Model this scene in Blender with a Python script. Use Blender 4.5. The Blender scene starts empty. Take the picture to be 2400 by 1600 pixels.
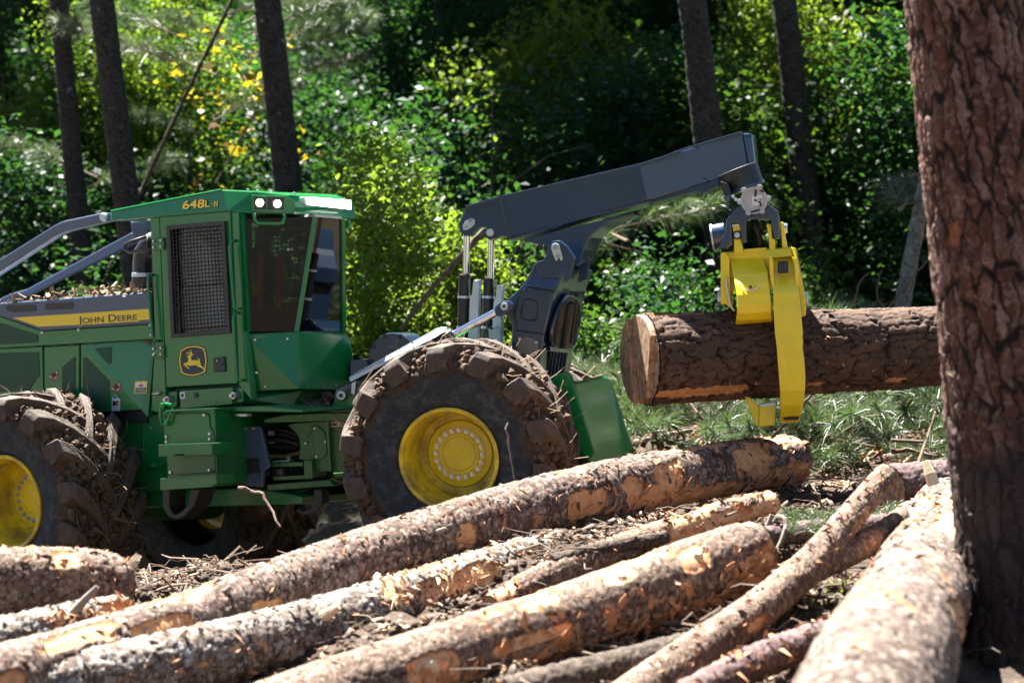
import bpy, bmesh, math, random
import numpy as np
from mathutils import Vector, Matrix
R = math.radians
scene = bpy.context.scene
C = scene.collection

# ---------------------------------------------------------------- camera, sky, sun, exposure
F, HZ, CZ = 6666.67, 690.0, 2.36          # focal length in photo pixels, horizon row, eye height
cam_d = bpy.data.cameras.new('camera')
cam_d.sensor_width = 36; cam_d.lens = 100
cam_d.shift_y = -(800 - HZ) / 2400.0
cam_d.clip_start = 0.1; cam_d.clip_end = 1000
cam_d.dof.use_dof = True; cam_d.dof.focus_distance = 24.3; cam_d.dof.aperture_fstop = 1.4
cam = bpy.data.objects.new('camera', cam_d); C.objects.link(cam)
cam.location = (0, 0, CZ); cam.rotation_euler = (R(90), 0, 0)
scene.camera = cam

SUN = Vector((-0.25, 0.36, 0.90)).normalized()
world = bpy.data.worlds.new('World'); scene.world = world; world.use_nodes = True
wn = world.node_tree.nodes; wl = world.node_tree.links
sky = wn.new('ShaderNodeTexSky'); sky.sky_type = 'NISHITA'; sky.sun_disc = False
sky.sun_elevation = math.asin(SUN.z); sky.sun_rotation = math.atan2(SUN.x, SUN.y)
sky.air_density = 1.0; sky.dust_density = 0.6
wn['Background'].inputs['Strength'].default_value = 0.0235
wl.new(sky.outputs[0], wn['Background'].inputs['Color'])
sun_d = bpy.data.lights.new('sun', 'SUN'); sun_d.energy = 5.0; sun_d.angle = R(0.5); sun_d.color = (1, 0.95, 0.87)
sun = bpy.data.objects.new('sun', sun_d); C.objects.link(sun)
sun.rotation_euler = SUN.to_track_quat('Z', 'Y').to_euler()
vs = scene.view_settings
vs.view_transform = 'Standard'; vs.look = 'None'; vs.gamma = 1; vs.use_curve_mapping = False
vs.exposure = 2.9
cy = scene.cycles
cy.use_denoising = True
cy.max_bounces = 6; cy.diffuse_bounces = 3; cy.glossy_bounces = 3; cy.transmission_bounces = 4; cy.transparent_max_bounces = 8
cy.sample_clamp_indirect = 6.0
cy.caustics_reflective = False; cy.caustics_refractive = False

# ---------------------------------------------------------------- helpers
rng = np.random.default_rng(7)
random.seed(7)
WL = {}
def wp(px, py, Y):
    return Vector(((px - 1200) / F * Y, Y, CZ - (py - HZ) / F * Y))
def conv(ox, oy, s):
    return lambda *a: [(ox + x * s, oy + y * s) for x, y in a]
Z1 = conv(0, 400, .38270); Z2 = conv(0, 850, .38265); Z3 = conv(750, 700, .35072); Z4 = conv(1000, 280, .39535)
Z5 = conv(1400, 350, .44643); Z6 = conv(0, 1200, .38265); Z7 = conv(800, 1000, .42517); Z8 = conv(1600, 1000, .38259)
A1 = conv(350, 420, .24236); A2 = conv(0, 600, .22962); A3 = conv(350, 850, .24236); A4 = conv(1650, 400, .39526)
A5 = conv(0, 0, .34014); A6 = conv(700, 0, .34014); A7 = conv(1500, 0, .38265)
B1 = conv(400, 790, .06378); B2 = conv(400, 440, .09354); B3 = conv(1050, 560, .21680); B4 = conv(1660, 400, .15303)
B5 = conv(1400, 700, .17857); B6 = conv(800, 760, .14029)
class Fr:
    """a vertical plane of the machine: U runs to the rear along it, V goes inwards away from its visible side"""
    def __init__(s, O, th):
        s.O = Vector((O[0], O[1], 0)); s.th = th
        s.U = Vector((math.cos(th), -math.sin(th), 0)); s.V = Vector((math.sin(th), math.cos(th), 0))
    def pt(s, p, v=0.0):
        d = Vector(((p[0] - 1200) / F, 1, -(p[1] - HZ) / F))
        t = (v + s.O.dot(s.V)) / d.dot(s.V)
        return Vector((t * d.x, t, CZ + t * d.z))
    def pl(s, pts, v=0.0): return [s.pt(p, v) for p in pts]
    def mk(s, u, v, z): return s.O + s.U * u + s.V * v + Vector((0, 0, z))
    def vof(s, p): return (p - s.O).dot(s.V)
def trace(p, p0, n):
    d = Vector(((p[0] - 1200) / F, 1, -(p[1] - HZ) / F)); o = Vector((0, 0, CZ))
    t = (p0 - o).dot(n) / d.dot(n)
    return o + d * t
class MB:
    def __init__(s): s.v = []; s.f = []
    def add(s, V, Fs):
        o = len(s.v); s.v += [tuple(p) for p in V]; s.f += [tuple(i + o for i in f) for f in Fs]; return s
    def loft(s, A, B, caps=True):
        n = len(A); fs = [(i, (i + 1) % n, n + (i + 1) % n, n + i) for i in range(n)]
        if caps: fs += [tuple(range(n - 1, -1, -1)), tuple(range(n, 2 * n))]
        return s.add(list(A) + list(B), fs)
    def prism(s, pts, d): return s.loft(pts, [p + d for p in pts])
    def rows(s, rows, closed_ring=True):
        n = len(rows[0]); V = [p for r in rows for p in r]; fs = []
        for j in range(len(rows) - 1):
            for i in range(n if closed_ring else n - 1):
                k = (i + 1) % n
                fs.append((j * n + i, j * n + k, (j + 1) * n + k, (j + 1) * n + i))
        if closed_ring:
            fs.append(tuple(range(n - 1, -1, -1))); fs.append(tuple((len(rows) - 1) * n + i for i in range(n)))
        return s.add(V, fs)
    def tube(s, pts, r, n=8):
        pts = [Vector(p) for p in pts]; rs = r if isinstance(r, (list, tuple)) else [r] * len(pts)
        rows = []; up = None
        for i, p in enumerate(pts):
            t = (pts[min(i + 1, len(pts) - 1)] - pts[max(i - 1, 0)]).normalized()
            if up is None:
                up = Vector((0, 0, 1)) if abs(t.z) < .9 else Vector((1, 0, 0))
            a = t.cross(up).normalized(); up = a.cross(t).normalized()
            rows.append([p + (a * math.cos(q) + up * math.sin(q)) * rs[i] for q in [2 * math.pi * k / n for k in range(n)]])
        return s.rows(rows)
    def cyl(s, p0, p1, r0, r1=None, n=20): return s.tube([p0, p1], [r0, r0 if r1 is None else r1], n)
    def hull(s, pts):
        bm = bmesh.new()
        for p in pts: bm.verts.new(p)
        g = bmesh.ops.convex_hull(bm, input=bm.verts)
        for q in [q for q in bm.verts if not q.link_faces]: bm.verts.remove(q)
        bmesh.ops.dissolve_limit(bm, angle_limit=R(1.5), verts=bm.verts, edges=bm.edges)
        bm.verts.index_update()
        s.add([q.co.copy() for q in bm.verts], [[q.index for q in f.verts] for f in bm.faces]); bm.free(); return s
    def ring(s, outer, inner, d):
        """plate with an opening: two loops with the same number of points"""
        n = len(outer); V = list(outer) + list(inner) + [p + d for p in outer] + [p + d for p in inner]; fs = []
        for i in range(n):
            k = (i + 1) % n
            fs += [(i, k, n + k, n + i), (2 * n + i, 3 * n + i, 3 * n + k, 2 * n + k), (i, 2 * n + i, 2 * n + k, k), (n + i, n + k, 3 * n + k, 3 * n + i)]
        return s.add(V, fs)
    def ball(s, c, r, n=6):
        c = Vector(c); rows = []
        for j in range(1, n):
            a = math.pi * j / n
            rows.append([c + Vector((math.sin(a) * math.cos(b), math.sin(a) * math.sin(b), math.cos(a))) * r for b in [2 * math.pi * k / (2 * n) for k in range(2 * n)]])
        return s.rows(rows)
    def build(s, name, mat, parent=None, bevel=0.0, smooth=False, loc=None):
        V = [Vector(p) for p in s.v]
        if loc is None:
            if parent is not None: loc = WL[parent]
            else:
                a = np.array(s.v); loc = Vector((a[:, 0].mean(), a[:, 1].mean(), a[:, 2].min()))
        me = bpy.data.meshes.new(name)
        me.from_pydata([p - loc for p in V], [], s.f)
        bm = bmesh.new(); bm.from_mesh(me); bmesh.ops.recalc_face_normals(bm, faces=bm.faces); bm.to_mesh(me); bm.free()
        return link(name, me, mat, parent, loc, bevel, smooth)
def link(name, me, mat, parent=None, loc=Vector((0, 0, 0)), bevel=0.0, smooth=False):
    me.materials.append(mat) if mat else None
    if smooth: me.shade_smooth()
    o = bpy.data.objects.new(name, me); C.objects.link(o)
    if parent is not None:
        o.parent = parent; o.location = loc - WL[parent]
    else: o.location = loc
    WL[o] = Vector(loc)
    if bevel:
        m = o.modifiers.new('bevel', 'BEVEL'); m.width = bevel; m.segments = 2; m.limit_method = 'ANGLE'; m.angle_limit = R(25)
    return o
def np_mesh(name, V, Q, loc, attr=None, smooth=True):
    """mesh from numpy: V (n,3) world, Q (m,3|4)"""
    me = bpy.data.meshes.new(name); n = len(V); m, k = Q.shape
    me.vertices.add(n); me.vertices.foreach_set('co', (np.asarray(V) - np.array(loc)).astype(np.float32).ravel())
    me.loops.add(m * k); me.loops.foreach_set('vertex_index', Q.astype(np.int32).ravel())
    me.polygons.add(m); me.polygons.foreach_set('loop_start', np.arange(0, m * k, k, dtype=np.int32))
    if smooth: me.polygons.foreach_set('use_smooth', np.ones(m, dtype=bool))
    me.update(calc_edges=True)
    if attr is not None:
        a = me.attributes.new('bk', 'FLOAT_COLOR', 'POINT'); a.data.foreach_set('color', attr.astype(np.float32).ravel())
    return me
def empty(name, loc, label, cat, group=None):
    o = bpy.data.objects.new(name, None); C.objects.link(o); o.location = loc; WL[o] = Vector(loc)
    return tag(o, label, cat, group)
def tag(o, label=None, cat=None, group=None, kind=None):
    if label: o['label'] = label
    if cat: o['category'] = cat
    if group: o['group'] = group
    if kind: o['kind'] = kind
    return o
def copy_tree(o, parent=None):
    c = o.copy(); C.objects.link(c); c.parent = parent; WL[c] = WL[o].copy()
    for ch in list(o.children): copy_tree(ch, c)
    return c
def h2(ix, iy, iz, seed):
    h = (ix * 374761393 + iy * 668265263 + iz * 2147483647 + seed * 1274126177) & 0xFFFFFFFF
    h = ((h ^ (h >> 13)) * 1274126177) & 0xFFFFFFFF
    h = ((h ^ (h >> 16)) * 2246822519) & 0xFFFFFFFF
    return ((h ^ (h >> 15)) & 0xFFFFFF) / float(0xFFFFFF)
def vnoise(P, seed=0):
    P = np.asarray(P, dtype=np.float64); i = np.floor(P).astype(np.int64); f = P - i; f = f * f * (3 - 2 * f); out = 0
    for a in (0, 1):
        for b in (0, 1):
            for c in (0, 1):
                w = (f[:, 0] if a else 1 - f[:, 0]) * (f[:, 1] if b else 1 - f[:, 1]) * (f[:, 2] if c else 1 - f[:, 2])
                out = out + w * h2(i[:, 0] + a, i[:, 1] + b, i[:, 2] + c, seed)
    return out
def fbm(P, seed=0, oct=3):
    P = np.asarray(P); o = 0; a = .5; t = 0
    for k in range(oct): o = o + a * vnoise(P * 2 ** k, seed + k); t += a; a *= .5
    return o / t
def voro(x, y, ncx, seed):
    ix = np.floor(x).astype(np.int64); iy = np.floor(y).astype(np.int64)
    f1 = np.full(x.shape, 9.); f2 = f1.copy(); idv = np.zeros(x.shape); dx1 = np.zeros(x.shape); dy1 = np.zeros(x.shape)
    for a in (-1, 0, 1):
        for b in (-1, 0, 1):
            cx = ix + a; cyy = iy + b; cm = np.mod(cx, ncx)
            jx = cx + .1 + .8 * h2(cm, cyy, 0, seed); jy = cyy + .1 + .8 * h2(cm, cyy, 1, seed)
            dx = x - jx; dy = y - jy; d = np.sqrt(dx * dx + dy * dy)
            near = d < f1
            f2 = np.where(near, f1, np.minimum(f2, d))
            idv = np.where(near, h2(cm, cyy, 2, seed), idv); dx1 = np.where(near, dx, dx1); dy1 = np.where(near, dy, dy1)
            f1 = np.where(near, d, f1)
    return f1, f2, idv, dx1, dy1
def sstep(a, b, x):
    t = np.clip((x - a) / (b - a), 0, 1); return t * t * (3 - 2 * t)

# ---------------------------------------------------------------- materials
def new_mat(name):
    m = bpy.data.materials.new(name); m.use_nodes = True
    return m, m.node_tree.nodes, m.node_tree.links, m.node_tree.nodes['Principled BSDF']
def nd(n, t, **kw):
    o = n.new(t)
    for k, v in kw.items(): setattr(o, k, v)
    return o
def mixc(n, l, fac, a, b):
    m = n.new('ShaderNodeMix'); m.data_type = 'RGBA'
    for s, v in ((m.inputs[0], fac), (m.inputs[6], a), (m.inputs[7], b)):
        if hasattr(v, 'is_linked'): l.new(v, s)
        elif isinstance(v, (int, float)): s.default_value = v
        else: s.default_value = (*v, 1)
    return m.outputs[2]
def noise(n, l, scale, detail=4, rough=.55, coord=None, dim=None):
    t = n.new('ShaderNodeTexNoise'); t.inputs['Scale'].default_value = scale; t.inputs['Detail'].default_value = detail; t.inputs['Roughness'].default_value = rough
    if coord is not None: l.new(coord, t.inputs['Vector'])
    return t.outputs['Fac']
def ramp(n, l, fac, lo, hi, clo=(0, 0, 0), chi=(1, 1, 1)):
    r = n.new('ShaderNodeValToRGB'); r.color_ramp.elements[0].position = lo; r.color_ramp.elements[1].position = hi
    r.color_ramp.elements[0].color = (*clo, 1); r.color_ramp.elements[1].color = (*chi, 1); l.new(fac, r.inputs[0]); return r.outputs[0]
def bump(n, l, b, h, strength=.3, dist=.01):
    q = n.new('ShaderNodeBump'); q.inputs['Strength'].default_value = strength; q.inputs['Distance'].default_value = dist
    l.new(h, q.inputs['Height']); l.new(q.outputs[0], b.inputs['Normal'])
def plain(name, col, rough=.5, metal=0.0, bumpy=0.0, bscale=60, var=.25):
    m, n, l, b = new_mat(name)
    co = n.new('ShaderNodeTexCoord').outputs['Object']
    f = noise(n, l, 9, 5, .6, co)
    dark = tuple(c * (1 - var) for c in col); lite = tuple(min(1, c * (1 + var)) for c in col)
    l.new(mixc(n, l, f, dark, lite), b.inputs['Base Color'])
    b.inputs['Roughness'].default_value = rough; b.inputs['Metallic'].default_value = metal
    if bumpy: bump(n, l, b, noise(n, l, bscale, 4, .6, co), bumpy, .01)
    return m
def paint(name, col, rough=.32, dust=.35, dustc=(.16, .115, .07), coat=.25, chips=None, lo=.45, hi=.8):
    m, n, l, b = new_mat(name)
    geo = n.new('ShaderNodeNewGeometry').outputs['Position']
    f = ramp(n, l, noise(n, l, 2.3 if lo > .4 else 5, 6, .65, geo), lo, hi)
    sp = ramp(n, l, noise(n, l, 46, 2, .5, geo), .66, .72)
    mu = n.new('ShaderNodeMath'); mu.operation = 'MULTIPLY'; mu.inputs[1].default_value = dust; l.new(f, mu.inputs[0])
    c = mixc(n, l, mu.outputs[0], col, dustc)
    mu2 = n.new('ShaderNodeMath'); mu2.operation = 'MULTIPLY'; mu2.inputs[1].default_value = min(.8, dust * .9); l.new(sp, mu2.inputs[0])
    c = mixc(n, l, mu2.outputs[0], c, chips or dustc)
    l.new(c, b.inputs['Base Color'])
    ro = n.new('ShaderNodeMapRange'); ro.inputs[3].default_value = rough; ro.inputs[4].default_value = min(1, rough + .4); l.new(mu.outputs[0], ro.inputs[0]); l.new(ro.outputs[0], b.inputs['Roughness'])
    b.inputs['Coat Weight'].default_value = coat; b.inputs['Coat Roughness'].default_value = .12
    bump(n, l, b, noise(n, l, 5, 2, .5, geo), .05, .02)
    return m
def emis(name, col, s):
    m, n, l, b = new_mat(name)
    b.inputs['Base Color'].default_value = (*col, 1); b.inputs['Emission Color'].default_value = (*col, 1); b.inputs['Emission Strength'].default_value = s
    return m
def glass_mat(name, tint, gl, ior):
    m = bpy.data.materials.new(name); m.use_nodes = True; n = m.node_tree.nodes; l = m.node_tree.links; n.clear()
    t = n.new('ShaderNodeBsdfTransparent'); t.inputs[0].default_value = (*tint, 1)
    g = n.new('ShaderNodeBsdfGlossy'); g.inputs['Roughness'].default_value = .03; g.inputs[0].default_value = (.9, .95, 1, 1)
    lw = n.new('ShaderNodeFresnel'); lw.inputs[0].default_value = ior
    a = n.new('ShaderNodeMath'); a.operation = 'ADD'; a.inputs[1].default_value = gl; l.new(lw.outputs[0], a.inputs[0])
    mx = n.new('ShaderNodeMixShader'); l.new(a.outputs[0], mx.inputs[0]); l.new(t.outputs[0], mx.inputs[1]); l.new(g.outputs[0], mx.inputs[2])
    o = n.new('ShaderNodeOutputMaterial'); l.new(mx.outputs[0], o.inputs[0]); return m
def bark_mat(name, pa, pb, crack, ia, ib, lichen=None, lich_thr=.55, char=None, rough=.9, pm=None, flk=.5):
    """bk attribute: r = height above the crack, g = plate number, b = bark torn off, a = charring"""
    m, n, l, b = new_mat(name)
    at = n.new('ShaderNodeAttribute'); at.attribute_name = 'bk'
    se = n.new('ShaderNodeSeparateColor'); l.new(at.outputs['Color'], se.inputs[0])
    geo = n.new('ShaderNodeNewGeometry').outputs['Position']
    fine = noise(n, l, 70, 5, .7, geo); mid = noise(n, l, 9, 4, .6, geo)
    c = mixc(n, l, se.outputs[1], pa, pb)
    if pm:
        rr_ = n.new('ShaderNodeValToRGB'); e_ = rr_.color_ramp.elements; e_[0].position = .2; e_[0].color = (*pa, 1); e_[1].position = .8; e_[1].color = (*pb, 1); k_ = e_.new(.48); k_.color = (*pm, 1)
        wob = n.new('ShaderNodeMath'); wob.operation = 'MULTIPLY_ADD'; wob.inputs[1].default_value = .5; l.new(noise(n, l, 16, 4, .65, geo), wob.inputs[0]); sb = n.new('ShaderNodeMath'); sb.operation = 'SUBTRACT'; sb.inputs[1].default_value = .25
        l.new(se.outputs[1], wob.inputs[2]); l.new(wob.outputs[0], sb.inputs[0]); l.new(sb.outputs[0], rr_.inputs[0]); c = rr_.outputs[0]
    oi = ramp(n, l, noise(n, l, 3.1, 4, .6, geo), .35, .65)
    c = mixc(n, l, oi, c, tuple(.62 * x + .01 for x in pa))
    c = mixc(n, l, ramp(n, l, fine, .35, .75), c, tuple(x * .66 for x in pa))
    vor = n.new('ShaderNodeTexVoronoi'); vor.inputs['Scale'].default_value = 30; l.new(geo, vor.inputs['Vector'])
    sv = n.new('ShaderNodeSeparateColor'); l.new(vor.outputs['Color'], sv.inputs[0])
    def sc(v):
        k_ = n.new('ShaderNodeMath'); k_.operation = 'MULTIPLY'; k_.inputs[1].default_value = flk; l.new(v, k_.inputs[0]); return k_.outputs[0]
    c = mixc(n, l, sc(ramp(n, l, sv.outputs[0], .45, .8)), c, tuple(.6 * x for x in pa)); c = mixc(n, l, sc(ramp(n, l, sv.outputs[1], .6, .95)), c, tuple(min(.6, 1.15 * x) for x in pb))
    if lichen: c = mixc(n, l, ramp(n, l, mid, lich_thr, lich_thr + .12), c, lichen)
    c = mixc(n, l, ramp(n, l, se.outputs[0], .05, .75), crack, c)
    inner = mixc(n, l, ramp(n, l, noise(n, l, 14, 5, .7, geo), .35, .65), ia, ib)
    inner = mixc(n, l, ramp(n, l, noise(n, l, 45, 3, .6, geo), .58, .7), inner, tuple(x * .35 for x in ib))
    c = mixc(n, l, ramp(n, l, se.outputs[2], .08, .35), c, mixc(n, l, fine, tuple(.35 * x for x in ib), ib))
    c = mixc(n, l, ramp(n, l, se.outputs[2], .4, .7), c, inner)
    if char: c = mixc(n, l, at.outputs['Alpha'], c, mixc(n, l, mid, char, tuple(x * 2.5 for x in char)))
    l.new(c, b.inputs['Base Color']); b.inputs['Roughness'].default_value = rough
    b.inputs['Specular IOR Level'].default_value = .25
    bump(n, l, b, fine, .5, .012)
    return m
def leaf_mat(name, ca, cb, tr=(.35, .5, .04), trw=.45, gloss=.10, scale=.9):
    m = bpy.data.materials.new(name); m.use_nodes = True; n = m.node_tree.nodes; l = m.node_tree.links; n.clear()
    geo = n.new('ShaderNodeNewGeometry'); oi = n.new('ShaderNodeObjectInfo')
    f = ramp(n, l, noise(n, l, scale, 3, .6, geo.outputs['Position']), .3, .7)
    isl = geo.outputs['Random Per Island']
    c = mixc(n, l, f, ca, cb)
    hs = n.new('ShaderNodeHueSaturation'); l.new(c, hs.inputs['Color'])
    mr = n.new('ShaderNodeMapRange'); mr.inputs[3].default_value = .55; mr.inputs[4].default_value = 1.6; l.new(isl, mr.inputs[0]); l.new(mr.outputs[0], hs.inputs['Value'])
    mr2 = n.new('ShaderNodeMapRange'); mr2.inputs[3].default_value = .46; mr2.inputs[4].default_value = .53; l.new(oi.outputs['Random'], mr2.inputs[0]); l.new(mr2.outputs[0], hs.inputs['Hue'])
    d = n.new('ShaderNodeBsdfDiffuse'); l.new(hs.outputs[0], d.inputs[0])
    t = n.new('ShaderNodeBsdfTranslucent'); t.inputs[0].default_value = (*tr, 1)
    x = n.new('ShaderNodeMixShader'); x.inputs[0].default_value = trw; l.new(d.outputs[0], x.inputs[1]); l.new(t.outputs[0], x.inputs[2])
    g = n.new('ShaderNodeBsdfGlossy'); g.inputs['Roughness'].default_value = .42
    y = n.new('ShaderNodeMixShader'); y.inputs[0].default_value = gloss; l.new(x.outputs[0], y.inputs[1]); l.new(g.outputs[0], y.inputs[2])
    o = n.new('ShaderNodeOutputMaterial'); l.new(y.outputs[0], o.inputs[0]); return m

M = {}
M['green'] = paint('green_paint', (.002, .165, .040), .22, .12)
M['green2'] = paint('green_paint_dusty', (.002, .135, .033), .36, .5)
M['dgreen'] = paint('green_mesh_screen', (.004, .055, .022), .6, .05, coat=0)
M['yellow'] = paint('yellow_paint', (.86, .68, .02), .32, .24, (.22, .13, .05), chips=(.10, .06, .03))
M['rimyellow'] = paint('yellow_rim_paint', (.80, .62, .015), .36, .85, (.20, .12, .05), chips=(.06, .045, .03), lo=.36, hi=.66)
M['hubyellow'] = paint('yellow_hub_paint', (.82, .64, .015), .34, .4, (.22, .13, .05), chips=(.10, .07, .03))
M['boom'] = paint('charcoal_boom_paint', (.019, .042, .088), .20, .08, (.10, .08, .06), coat=.5)
M['grey'] = paint('graphite_hood_paint', (.045, .075, .135), .35, .08)
M['black'] = plain('black_paint', (.012, .013, .016), .4)
M['rubber'] = plain('black_rubber_hose', (.012, .012, .013), .55)
M['chrome'] = plain('chrome_rod', (.75, .76, .78), .12, 1.0, var=.05)
M['galv'] = plain('zinc_plated_guard', (.50, .58, .62), .38, .55, var=.12)
M['bolt'] = plain('zinc_bolt', (.52, .52, .51), .3, .8)
M['castgrey'] = plain('grey_cast_cover', (.42, .44, .46), .45, .3)
M['white'] = plain('white_print', (.75, .75, .73), .5, var=.05)
M['red'] = plain('red_print', (.55, .03, .05), .5)
M['orange'] = plain('orange_belt', (.75, .13, .03), .7)
M['decal'] = plain('yellow_decal', (.85, .62, .04), .4, var=.04)
M['navy'] = plain('dark_decal', (.012, .020, .038), .4)
M['lamp'] = emis('work_lamp_lens', (1, .74, .45), 3)
M['bar'] = emis('light_bar_lens', (1, 1, 1), 2)
M['glass'] = glass_mat('tinted_cab_glass', (.46, .47, .47), .0, 1.3)
M['dglass'] = glass_mat('door_glass', (.80, .82, .84), .01, 1.3)
M['rglass'] = glass_mat('reflecting_rear_glass', (.12, .12, .12), .03, 1.5)
M['cabin'] = plain('cab_lining', (.03, .03, .033), .8)
M['seat'] = plain('grey_seat_fabric', (.75, .78, .82), .9)
M['silver'] = plain('silver_back_panel', (.72, .75, .80), .6)
M['mudplate'] = paint('dusty_plate', (.20, .18, .16), .5, .6, coat=0)
M['mud'] = plain('dried_mud', (.085, .054, .036), .95, 0, .8, 35, .5)
M['straw'] = plain('dry_straw', (.24, .16, .09), .9)
M['skin'] = plain('skin', (.45, .26, .18), .6)
M['hivis'] = plain('hi_vis_yellow_cloth', (.55, .65, .02), .8)
M['cloth'] = plain('dark_cloth', (.02, .02, .025), .9)
M['wood'] = plain('fresh_cut_wood', (.58, .36, .20), .75, 0, .3, 50, .3)
M['splinter'] = plain('orange_inner_bark', (.42, .21, .105), .8, 0, .3, 50, .5)
M['palewood'] = plain('pale_split_wood', (.66, .50, .33), .8, 0, .2, 50, .2)
M['darkbark'] = plain('dark_bark_flake', (.10, .065, .05), .9, 0, .6, 60, .4)
M['twig'] = plain('dead_twig', (.115, .078, .056), .9, 0, .4, 60, .4)
M['greytwig'] = plain('grey_twig', (.17, .145, .12), .9, 0, .4, 60, .3)
# ---------------------------------------------------------------- ground
CP = []
def cp(px, py, Y):
    p = wp(px, py, Y); CP.append((p.x, p.y, p.z))
def cz(x, y, z): CP.append((x, y, z))
cz(-.55, 24.2, -.02); cz(.4, 26.8, -.1); cz(-4.6, 25.7, -.52); cz(-2.9, 28, -.5); cz(-2.4, 25, -.35); cz(.9, 24.4, .15); cz(-1.5, 24.5, -.2)
cp(400, 1390, 21.5); cp(300, 1430, 21.2); cp(1430, 1262, 21.5); cp(1600, 1232, 22.5); cp(1900, 1160, 25); cp(2050, 1010, 29); cp(1600, 1010, 28); cp(1550, 1470, 19.6); cp(1900, 1400, 19.6); cp(2330, 1545, 18.4); cp(2150, 1215, 24.4); cp(2300, 1190, 24.8); cp(1980, 1200, 24)
cp(1500, 1600, 18); cp(1050, 1320, 22.3); cp(700, 1350, 22.3)
for x, y, z in ((-4, 18, -.5), (-2, 17, -.35), (0, 17, -.3), (1.5, 17, -.15), (4, 17, 0), (0, 10, .2), (-5, 10, .1), (5, 10, .3), (0, 0, .65), (6, 0, .7), (-6, 0, .6), (0, -10, .7),
                (-7, 22, -.55), (-8, 28, -.5), (-6, 31, -.2), (-3, 32, .2), (0, 31, .55), (3, 32, 1.0), (6, 30, 1.2), (6, 24, .6), (8, 20, .4),
                (-8, 38, .4), (-3, 38, .75), (2, 38, 1.25), (7, 38, 1.6), (-8, 46, 1.2), (0, 46, 1.7), (8, 46, 2.3), (-12, 60, 3), (0, 60, 3.4), (12, 60, 4), (-20, 85, 7), (0, 85, 7.5), (20, 85, 8),
                (0, 120, 13), (40, 120, 13), (-40, 120, 12), (-40, 60, 4), (40, 60, 5), (-40, 20, 0), (40, 20, 1.5), (-40, -10, .5), (40, -10, 1)):
    cz(x, y, z)
CPA = np.array(CP)
def ground_z(x, y):
    x = np.asarray(x, dtype=float); y = np.asarray(y, dtype=float); num = np.zeros(x.shape); den = np.zeros(x.shape)
    for cx, c_y, c_z in CPA:
        d2 = (x - cx) ** 2 + (y - c_y) ** 2
        w = 1 / (d2 + .25) ** 1.9
        num += w * c_z; den += w
    return num / den
def ground_h(x, y):
    z = ground_z(x, y); P = np.stack([x, y, np.zeros_like(x)], -1).reshape(-1, 3)
    near = np.exp(-((np.asarray(y).ravel() - 24) / 14) ** 2)
    n = (fbm(P * 1.3, 3, 3) - .5) * .34 + (fbm(P * 5, 9, 3) - .5) * .16 * (0.3 + near)
    return z + n.reshape(z.shape)
gx = np.unique(np.concatenate([np.linspace(-120, -9, 28), np.arange(-9, 9, .075), np.linspace(9, 120, 28)]))
gy = np.unique(np.concatenate([np.linspace(-40, 14, 25), np.arange(14, 36, .075), np.linspace(36, 240, 60)]))
GX, GY = np.meshgrid(gx, gy)
GZ = ground_h(GX, GY); GZ = np.where(GY > 120, GZ + (GY - 120) * .02, GZ)
nx, ny = len(gx), len(gy)
iq = (np.arange(ny - 1)[:, None] * nx + np.arange(nx - 1)[None, :]).ravel()
gm = np_mesh('ground', np.stack([GX, GY, GZ], -1).reshape(-1, 3), np.stack([iq, iq + 1, iq + nx + 1, iq + nx], -1), (0, 0, 0))
m, n, l, b = new_mat('forest_soil')
geo = n.new('ShaderNodeNewGeometry').outputs['Position']
c = mixc(n, l, ramp(n, l, noise(n, l, 1.7, 6, .65, geo), .35, .68), (.045, .030, .021), (.105, .070, .046))
c = mixc(n, l, ramp(n, l, noise(n, l, 22, 5, .7, geo), .55, .68), c, (.17, .115, .07))
c = mixc(n, l, ramp(n, l, noise(n, l, 31, 4, .7, geo), .60, .70), c, (.022, .016, .012))
c = mixc(n, l, ramp(n, l, noise(n, l, .9, 5, .6, geo), .56, .70), c, (.06, .085, .035))
l.new(c, b.inputs['Base Color']); b.inputs['Roughness'].default_value = .95
bump(n, l, b, noise(n, l, 28, 6, .7, geo), .9, .05)
M['soil'] = m
tag(link('ground', gm, M['soil']), kind='structure')

# ---------------------------------------------------------------- logs and bark
M['bark_brown'] = bark_mat('bark_red_brown', (.10, .060, .046), (.38, .29, .245), (.022, .012, .009), (.62, .36, .19), (.44, .20, .085))
M['bark_held'] = bark_mat('bark_held_log', (.085, .050, .036), (.150, .095, .070), (.012, .008, .006), (.55, .33, .18), (.42, .18, .07), flk=.2)
M['bark_grey'] = bark_mat('bark_lichen_grey', (.12, .09, .07), (.36, .32, .28), (.022, .013, .009), (.64, .42, .24), (.40, .19, .09), lichen=(.33, .33, .31), lich_thr=.52)
M['bark_tan'] = bark_mat('bark_smooth_tan', (.145, .092, .068), (.38, .285, .22), (.035, .02, .014), (.70, .47, .29), (.50, .21, .08))
M['bark_purple'] = bark_mat('bark_purple_brown', (.13, .085, .085), (.22, .155, .15), (.025, .014, .012), (.55, .33, .18), (.40, .18, .08))  # bark of an even purple brown
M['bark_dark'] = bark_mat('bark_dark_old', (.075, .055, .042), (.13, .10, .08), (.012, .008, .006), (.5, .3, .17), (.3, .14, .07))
M['bark_stand'] = bark_mat('bark_standing_pine', (.10, .040, .026), (.36, .25, .215), (.010, .006, .005), (.30, .12, .06), (.20, .08, .045), char=(.016, .012, .012), pm=(.20, .085, .055), flk=.25)
M['bark_forest'] = bark_mat('bark_forest_trunk', (.034, .029, .027), (.062, .054, .050), (.010, .008, .008), (.3, .2, .1), (.2, .1, .05), lichen=(.30, .33, .31), lich_thr=.66)
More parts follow.
